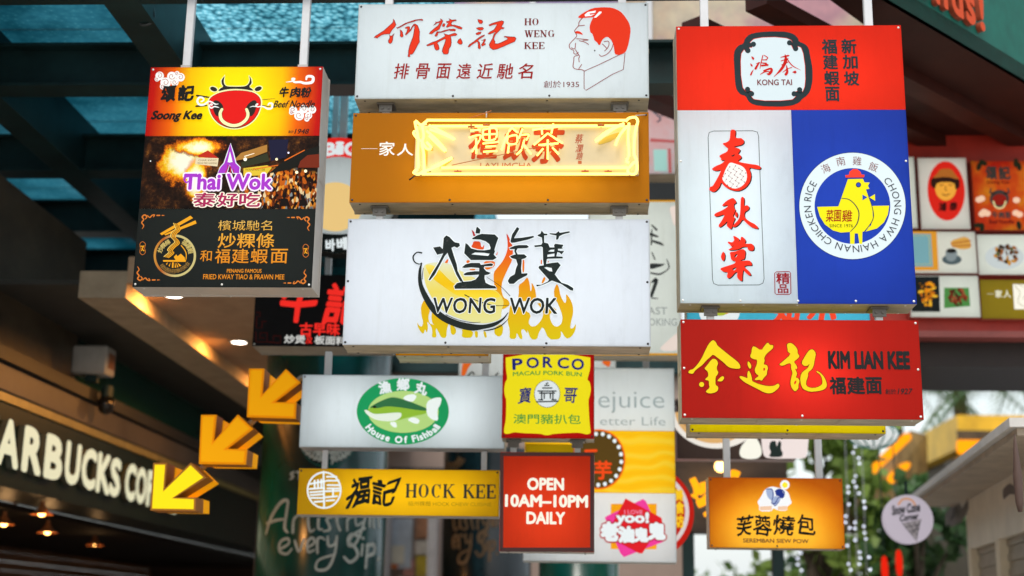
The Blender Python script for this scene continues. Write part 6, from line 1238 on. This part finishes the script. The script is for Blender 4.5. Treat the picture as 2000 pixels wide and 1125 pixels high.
m5.polys('noodle_print', BLACK, [PXC("1780,540 1834,540 1836,609 1780,609")], 1); m5.polys('leaf_print', ink('509048', .6), [PXC("1844,562 1892,562 1895,598 1844,602")], 1)
def food(s, cx, cy, rx, ry, cols, n, lay, seed):
    r = random.Random(seed); g = None
    for i in range(n):
        a = r.uniform(0, 2*pi); q = sqrt(r.random()); x, y = cx+rx*q*cos(a), cy+ry*q*sin(a)
        o = s.polys('food_print', ink(r.choice(cols), .65), [ell(x, y, r.uniform(3, 7), r.uniform(1.6, 4), 8, rot=r.uniform(0, pi))], lay+.06*i, 1, par=g)
        g = g or o
food(m4, 1966, 497, 24, 17, ['5a3418', '7a4a1c', '3a2818', 'c88a28', 'a0602a', '4c5a24'], 34, 2, 3)
food(m5, 1809, 574, 19, 24, ['f0a018', 'e88810', 'f0b830', 'c86c10', '402c14'], 40, 2, 4)
food(m5, 1869, 580, 17, 15, ['6a2c18', '8a3c20', '4a1c10', '9a5030'], 28, 2, 5)
m6 = menu_box(1914, 545, 2045, 622, 'olive picture lightbox with a small white board', 'a08c20', .62); m6.chars('lettering', ink('e8e4c8', .7), [('一', (1928, 572, 1941, 576)), ('家', (1944, 567, 1957, 581)), ('人', (1960, 567, 1974, 581))], 1, .03); m6.polys('board_print', ink('ece8d8', .85), [PXC("1978,555 2040,556 2041,604 1981,604")], 1); m6.strokes('board_print', ink('c8c0a0', .6), [PXC("1982,558 1992,572 1988,590 2002,600"), PXC("1990,556 2006,566 1998,584")], 2, 1.5)
m7 = menu_box(1700, 305, 1788, 445, 'white picture lightbox mostly hidden behind the chick sign')

# ---- right background: pavilion with amber light tubes
pv = root('pavilion', (7.2, 21, 0), 'two-tier pavilion with yellow roof outlined in amber light tubes', 'pavilion')
YR = solid((.70, .42, .02), .5, var=.3, scale=2); TUBE = lamp_mat('ff9a10', 1.25); BRN = solid((.07, .05, .025), .6, var=.4)
def at(px, py, Y=20): return atY(px, py, Y)
def tier(zc0, zc1, x0, x1, y0, y1, ov, name):
    P = [(x0-ov, y0-ov, zc0), (x1+ov, y0-ov, zc0), (x1+ov, y1+ov, zc0), (x0-ov, y1+ov, zc0), (x0+.5, y0+.5, zc1), (x1-.5, y0+.5, zc1), (x1-.5, y1-.5, zc1), (x0+.5, y1-.5, zc1)]
    MB().add(P, [(0, 1, 5, 4), (1, 2, 6, 5), (2, 3, 7, 6), (3, 0, 4, 7), (4, 5, 6, 7), (3, 2, 1, 0)]).build('roof', YR, pv)
    MB().tube([P[0], P[1]], .09, 8).build('light_tube', TUBE, pv); MB().tube([P[3], P[0]], .09, 8).build('light_tube', TUBE, pv); MB().tube([P[0], P[4]], .09, 8).build('light_tube', TUBE, pv)
zc = at(1850, 872, 19).z
MB().box((5.3, 19.2, zc-.0), (12, 26, zc+.0+at(1850, 806, 19).z-zc)).build('upper_block', YR, pv)
MB().box((5.28, 19.18, zc+.02), (12, 19.198, zc+.25)).build('dark_eave', BRN, pv)
MB().tube([(5.25, 19.05, zc), (12, 19.05, zc)], .10, 8).build('light_tube', TUBE, pv)
z2 = at(1850, 906, 18.6).z
MB().box((5.2, 18.9, z2-.02), (12, 19.6, z2+.14)).build('dark_eave', BRN, pv); MB().tube([(5.15, 18.8, z2), (9.0, 18.8, z2)], .10, 8).build('light_tube', TUBE, pv)
MB().box((5.5, 19.6, 0), (12, 25, zc-.01)).build('lower_wall', BRN, pv)
for (a, b) in (((1772, 853), (1700, 920)), ((1700, 925), (1672, 965)), ((1772, 905), (1742, 935)), ((1730, 965), (1700, 992))):
    MB().tube([at(*a, 19.0), at(*b, 17.5)], .06, 8).build('light_tube', TUBE, pv)
V = [at(1778, 840, 19.1), at(1640, 990, 16.5), at(1640, 1040, 16.5), at(1700, 1020, 17.0), at(1780, 930, 19.1)]
MB().prism(V, (.35, .5, 0)).build('wing_roof', solid((.26, .17, .06), .6, var=.6, scale=3), pv)
# scalloped lantern
P = atY(1706, 850, 13); ln = root('lantern', (P.x, 13, P.z), 'round white ribbed lantern just right of the yellow strip', 'lantern')
prof = [(.002, .12), (.12, .11), (.21, .05), (.235, 0), (.21, -.05), (.14, -.10), (.05, -.12), (.002, -.12)]
MB().lathe((P.x, 13, P.z), prof, 24).build('shade', ink('eef2f0', .7), ln, True)
for k in range(14):
    a = 2*pi*k/14; MB().tube([(P.x+(r+.006)*cos(a), 13+(r+.006)*sin(a), P.z+z) for r, z in prof[1:-1]], .009, 5).build('rib', solid((.10, .35, .30), .5), ln, True)
MB().tube([(P.x, 13, P.z+.12), (P.x, 13, Z(3.5))], .006, 5).build('cord', DARKSTEEL, ln)
# bead strings
for i, (px, y0, y1, Y) in enumerate(((1657, 950, 1125, 14), (1672, 850, 1125, 14.3), (1690, 980, 1125, 13.6), (1560, 1080, 1125, 15))):
    A = atY(px, y0, Y); Bq = atY(px+3, y1, Y); st_ = root('bead_string', (A.x, Y, Bq.z), ('string of glittering clear beads beside the orange sign', 'longest string of glittering beads, second from the orange sign', 'string of glittering beads by the ice cream sign', 'short bead string under the orange sign')[i], 'bead string', 'glittering bead strings'); n = int((A.z-Bq.z)/.058)
    MB().tube([(A.x, Y, Z(3.4)), tuple(Bq)], .003, 4).build('thread', POSTM, st_)
    for k in range(n):
        if rnd.random() < .25: continue
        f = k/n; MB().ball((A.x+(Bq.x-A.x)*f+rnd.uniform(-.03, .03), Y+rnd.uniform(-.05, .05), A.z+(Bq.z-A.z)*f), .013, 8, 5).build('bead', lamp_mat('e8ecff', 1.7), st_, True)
# round ice cream sign
P = atY(1775, 1014, 11); R0 = atY(1823, 1014, 11).x-P.x; ic = root('round_sign', (P.x, 11.05, P.z-R0), 'round white hanging sign with a grey ice cream cone drawing', 'sign'); n = 48
MB().prism([(P.x+R0*cos(2*pi*k/n), 11, P.z+R0*sin(2*pi*k/n)) for k in range(n)], (0, .09, 0)).build('cabinet', ink('d4cad8', .55), ic); f = Face(ic, (P.x, 10.998, P.z), (1, 0, 0), (0, 0, 1))
GK = solid((.05, .05, .06), .5); f.polys('cone_print', ink('a8a0a4', .5), [PXC("1762,1022 1798,1014 1790,1056")], 1); f.strokes('cone_lines', GK, [PXC("1762,1022 1790,1057 1798,1014"), PXC("1768,1030 1796,1024"), PXC("1775,1039 1794,1034"), PXC("1772,1020 1792,1046"), PXC("1784,1018 1794,1036"), PXC("1780,1044 1797,1020")], 2, 1.4, sub=1); f.strokes('rainbow_print', ink('e0a070', .6), [PXC("1755,985 1762,976 1772,974 1782,978 1787,986")], 1, 4)
f.text('lettering', GK, 'Snow Cone', (1742, 985, 1797, 1002), 3, .05, .2, rot=.15); f.text('lettering', GK, 'Corner', (1757, 1004, 1794, 1016), 3, .05, .2, rot=.15)
MB().tube([(P.x, 11.04, P.z+R0), (P.x, 11.04, Z(1.15))], .012, 6).build('hanger_rod', DARKSTEEL, ic)

# ---- kiosk on the right
KA = radians(-6.6); K0 = Vector((2.60, 8.3, Z(1.2))); KM = Matrix.Translation(K0) @ Matrix.Rotation(KA, 4, 'Z')
ks = root('kiosk', (K0.x, K0.y, 0), 'beige kiosk with a flat white edged roof and roller shutters', 'kiosk')
MB().box((0, -.0, 0), (3.2, 5.2, .055), KM).build('roof', solid((.62, .60, .58), .5, var=.1), ks); MB().box((.05, .05, -.045), (3.2, 5.12, -.002), KM).build('roof_soffit', solid((.46, .38, .30), .6, var=.25), ks)
BG = solid((.76, .68, .56), .6, var=.14, scale=3); zt = -.046
wl = MB(); wl.box((.42, .2, zt-.44), (.50, 4.4, zt), KM); wl.build('fascia_wall', BG, ks)
for y0, y1 in ((.2, .34), (1.5, 1.68), (2.86, 3.04), (4.24, 4.4)): MB().box((.40, y0, -2.8), (.56, y1, zt-.441), KM).build('post', solid((.72, .62, .46), .6, var=.1), ks)
for y0, y1 in ((.341, 1.499), (1.681, 2.859), (3.041, 4.239)):
    m = MB()
    for k in range(30): z = zt-.442-k*.058; m.box((.46+.012*(k % 2), y0, z-.056), (.50, y1, z), KM)
    m.build('roller_shutter', solid((.34, .29, .22), .5, var=.2), ks)
MB().box((.42, 4.401, -2.8), (3.2, 4.5, zt), KM).build('end_wall', BG, ks); MB().box((.56, .2, -2.8), (3.2, .28, zt), KM).build('front_wall', BG, ks)
o0 = KM @ Vector((.416, 2.2, -.35)); u = KM.to_3x3() @ Vector((0, 1, 0))
kf = Face(ks, o0, u, (0, 0, 1)); GB = solid((.13, .10, .09), .6, var=.3)
for l in ("1848,1015,4 1862,1000,4 1875,990,3", "1856,1020,3 1878,1006,4 1890,985,3", "1852,1004,3 1868,992,3", "1960,965,4 1972,955,4 1985,960,3"): kf.strokes('wall_motif', GB, [PXC(l)], 1)
thing1('umbrella', MB().lathe(atY(1990, 965, 7.9), [(.003, .34), (.014, .25), (.026, .1), (.022, -.05), (.012, -.1), (.002, -.1)], 12), solid((.10, .06, .05), .6), 'closed brown umbrella hanging at the right edge by the kiosk', 'umbrella', smooth=True)
# amber lettering and a warm lamp behind the orange sign
for i, (L, lab) in enumerate((("1352,934,13 1362,958,14 1356,972,16 |1372,942,13 1378,960,15 |1362,985,15 1376,978,16 1385,965,13 |1366,962,13 1390,945,12 |1388,985,10 1386,1000,12 1375,1006,8", 'glowing amber brush letter left of the orange sign'), ("1426,930,12 1432,924,14 1444,928,13", 'small glowing amber letter tip above the orange sign'))):
    rt = root('neon_letter', atY(1370, 1000, 10.8) if i == 0 else atY(1435, 930, 10.8), lab, 'letter'); f = Face(rt, (atY(1370, 960, 10.8)), (1, 0, 0), (0, 0, 1))
    for k, st in enumerate(L.split('|')):
        q = [f.px(x, y) for x, y, w in catmull(PXC(st), 3)]; w = [ww for x, y, ww in catmull(PXC(st), 3)]
        MB().tube([f.W(a, 0) for a in q], [v/2666*10.8*.5 for v in w], 8).build('stroke', lamp_mat('ffa012', 1.3), rt, True)
P = atY(1407, 911, 12); wl = root('wall_lamp', P, 'small warm lamp on the dark wall above the orange sign', 'lamp'); MB().ball(P, .05, 12, 8).build('bulb', lamp_mat('ffc070', 6), wl, True); MB().box((P.x-.05, 12.05, P.z-.03), (P.x+.05, 12.12, P.z+.05)).build('mount', DARKSTEEL, wl)
A, Bq = atY(1322, 1000, 12.3), atY(1540, 1000, 12.3)
dw = root('dark_stall', (1.5, 12.4, 0), 'dark timber stall wall behind the orange sign', 'stall'); MB().box((A.x, 12.3, atY(1400, 1040, 12.3).z), (Bq.x, 12.6, atY(1400, 780, 12.3).z)).build('wall', solid((.055, .04, .032), .6, var=.5, scale=3, stretch=(1, 1, 4)), dw)
ld = bpy.data.lights.new("lamp_light", 'POINT'); ld.energy = 4; ld.color = (1, .6, .25); ld.shadow_soft_size = .05; lo = bpy.data.objects.new("lamp_light", ld); COL.objects.link(lo); lo.parent = wl; lo.location = (0, -.02, -.08)
for px in (1345, 1520): x = atY(px, 1060, 12.3).x; MB().box((x-.05, 12.32, 0), (x+.05, 12.42, atY(1400, 1041, 12.3).z)).build('leg', DARKSTEEL, dw)

for i, (px, py, lab) in enumerate(((1728, 1112, 'glowing red lantern low behind the ice cream sign, left of the pair'), (1756, 1100, 'glowing red lantern low behind the ice cream sign, right of the pair'))):
    P = atY(px, py, 14); rl = root('red_lantern', P, lab, 'lantern', 'red lanterns by the stalls'); MB().lathe(P, [(.01, .13), (.025, .11), (.034, .04), (.034, -.04), (.025, -.11), (.01, -.13)], 14).build('shade', lamp_mat('ff2814', .7), rl, True); MB().tube([P+Vector((0, 0, .17)), P+Vector((0, 0, 1.6))], .006, 5).build('cord', DARKSTEEL, rl)
# ---- trees
def leaf_mat(c1, c2):
    m, t, o = newmat("foliage"); b = t.nodes.new("ShaderNodeBsdfPrincipled"); tr = t.nodes.new("ShaderNodeBsdfTranslucent"); mx = t.nodes.new("ShaderNodeMixShader"); n = noise(t, 1.4, 4, .7)
    r = ramp(t, n.outputs['Fac'], [(.35, c1), (.65, c2)]); t.links.new(r.outputs[0], b.inputs['Base Color']); t.links.new(r.outputs[0], tr.inputs[0]); b.inputs['Roughness'].default_value = .5; mx.inputs[0].default_value = .4
    t.links.new(b.outputs[0], mx.inputs[1]); t.links.new(tr.outputs[0], mx.inputs[2]); t.links.new(mx.outputs[0], o.inputs[0]); return m
LM = [leaf_mat((.05, .11, .025), (.16, .27, .06)), leaf_mat((.025, .07, .025), (.08, .17, .05)), leaf_mat((.10, .18, .03), (.28, .40, .08))]
BARK = solid((.06, .045, .03), .9, var=.4, scale=8)
def tree(x, y, h, r, lab, mat, n=2600, seed=0, lf=.16):
    q = random.Random(seed); rt = root('broadleaf_tree', (x, y, 0), lab, 'tree', 'trees beyond the stalls'); tr = MB(); zt = h*.62
    tr.tube(catmull([(x, y, -.1), (x+.1, y, h*.25), (x-.08, y+.05, h*.45), (x, y, zt)], 4), [.2-.13*i/12 for i in range(13)], 8)
    cl = []
    for k in range(15):
        a = q.uniform(0, 2*pi); rr = r*sqrt(q.random())*.85; z = h*(.32+.62*q.random()); c0 = Vector((x+rr*cos(a), y+rr*sin(a)*.8, z)); cl.append((c0, r*q.uniform(.22, .42)))
        tr.tube([(x, y, min(zt, z*.6)), ((x+c0.x)/2, (y+c0.y)/2, z*.85), tuple(c0)], [.05, .03, .012], 5)
    tr.build('trunk', BARK, rt, True); V = []; Fc = []
    for i in range(n):
        c0, cr = cl[i % len(cl)]; d = Vector((q.gauss(0, 1), q.gauss(0, 1), q.gauss(0, .8))); d = d.normalized()*cr*(q.random()**.4); p = c0+d
        u = Vector((q.gauss(0, 1), q.gauss(0, 1), q.gauss(0, 1))).normalized(); w = u.cross(Vector((q.gauss(0, 1), q.gauss(0, 1), q.gauss(0, 1)))).normalized(); l = lf*q.uniform(.6, 1.3); b = l*.42; k = len(V)
        V += [p, p+u*l*.5+w*b, p+u*l, p+u*l*.5-w*b]; Fc.append((k, k+1, k+2, k+3))
    mesh_obj('crown', V, Fc, mat, rt)
for i, (px, Y, h, r, mt, n, lab) in enumerate(((1600, 17, 4.6, 1.15, 2, 1300, 'light green leafy tree behind the orange sign hanger posts'), (1690, 24, 4.3, 1.3, 1, 1300, 'dark green leafy tree behind the bead strings'), (1455, 20, 2.3, 1.3, 0, 700, 'green leafy tree below the orange sign'), (1230, 22, 2.3, 1.4, 0, 900, 'green leafy tree below the tall three-band lightbox'),
        (1115, 24, 2.4, 1.5, 1, 900, 'dark leafy tree at the bottom, left of the tall three-band lightbox'), (1345, 26, 2.6, 1.4, 2, 500, 'pale green leafy tree far behind the red round sign'), (1785, 16.5, 3.4, .75, 1, 1100, 'dark green tree in front of the amber pavilion'), (1575, 24, 2.6, 1.3, 1, 600, 'deep green tree at the bottom behind the orange sign'))):
    x = atY(px, 1000, Y).x; tree(x, Y, h, r, lab, LM[mt], n, i+1, .2)
def palm(px, Y, py, lab, seed):
    q = random.Random(seed); P = atY(px, py, Y); rt = root('palm_tree', (P.x, Y, 0), lab, 'palm', 'palms against the bright sky'); MB().tube(catmull([(P.x, Y, -.1), (P.x+.15, Y, P.z*.5), tuple(P)], 5), [.16]+[.13]*9+[.1], 8).build('trunk', BARK, rt, True)
    for k in range(13):
        a = 2*pi*k/13+q.random()*.3; L = q.uniform(1.5, 2.1); up = q.uniform(.1, .9); d = Vector((cos(a), sin(a), 0)); pts = [P+d*(L*t)+Vector((0, 0, up*L*t-(.9*L*.9)*t*t)) for t in [i/10 for i in range(11)]]; V = []; Fc = []
        sd = Vector((-d.y, d.x, 0))
        for i in range(1, 11):
            for sg in (-1, 1):
                for e in (0, .5):
                    p = pts[i-1].lerp(pts[i], e); l = .42*(1-.6*abs(i/10-.4)); tip = p+sd*sg*l+d*.15+Vector((0, 0, -.22)); n = len(V); V += [p, p+d*.05, tip]; Fc.append((n, n+1, n+2))
        m = MB().add(V, Fc); m.tube(pts, [.022-.0018*i for i in range(11)], 5); m.build('frond', LM[1], rt)
palm(1868, 24, 742, 'palm tree against the bright gap, beside the red brush sign', 2); palm(2010, 22, 720, 'palm tree at the right edge of the bright gap', 5); palm(1740, 26, 745, 'palm tree half hidden behind the red brush sign', 8)
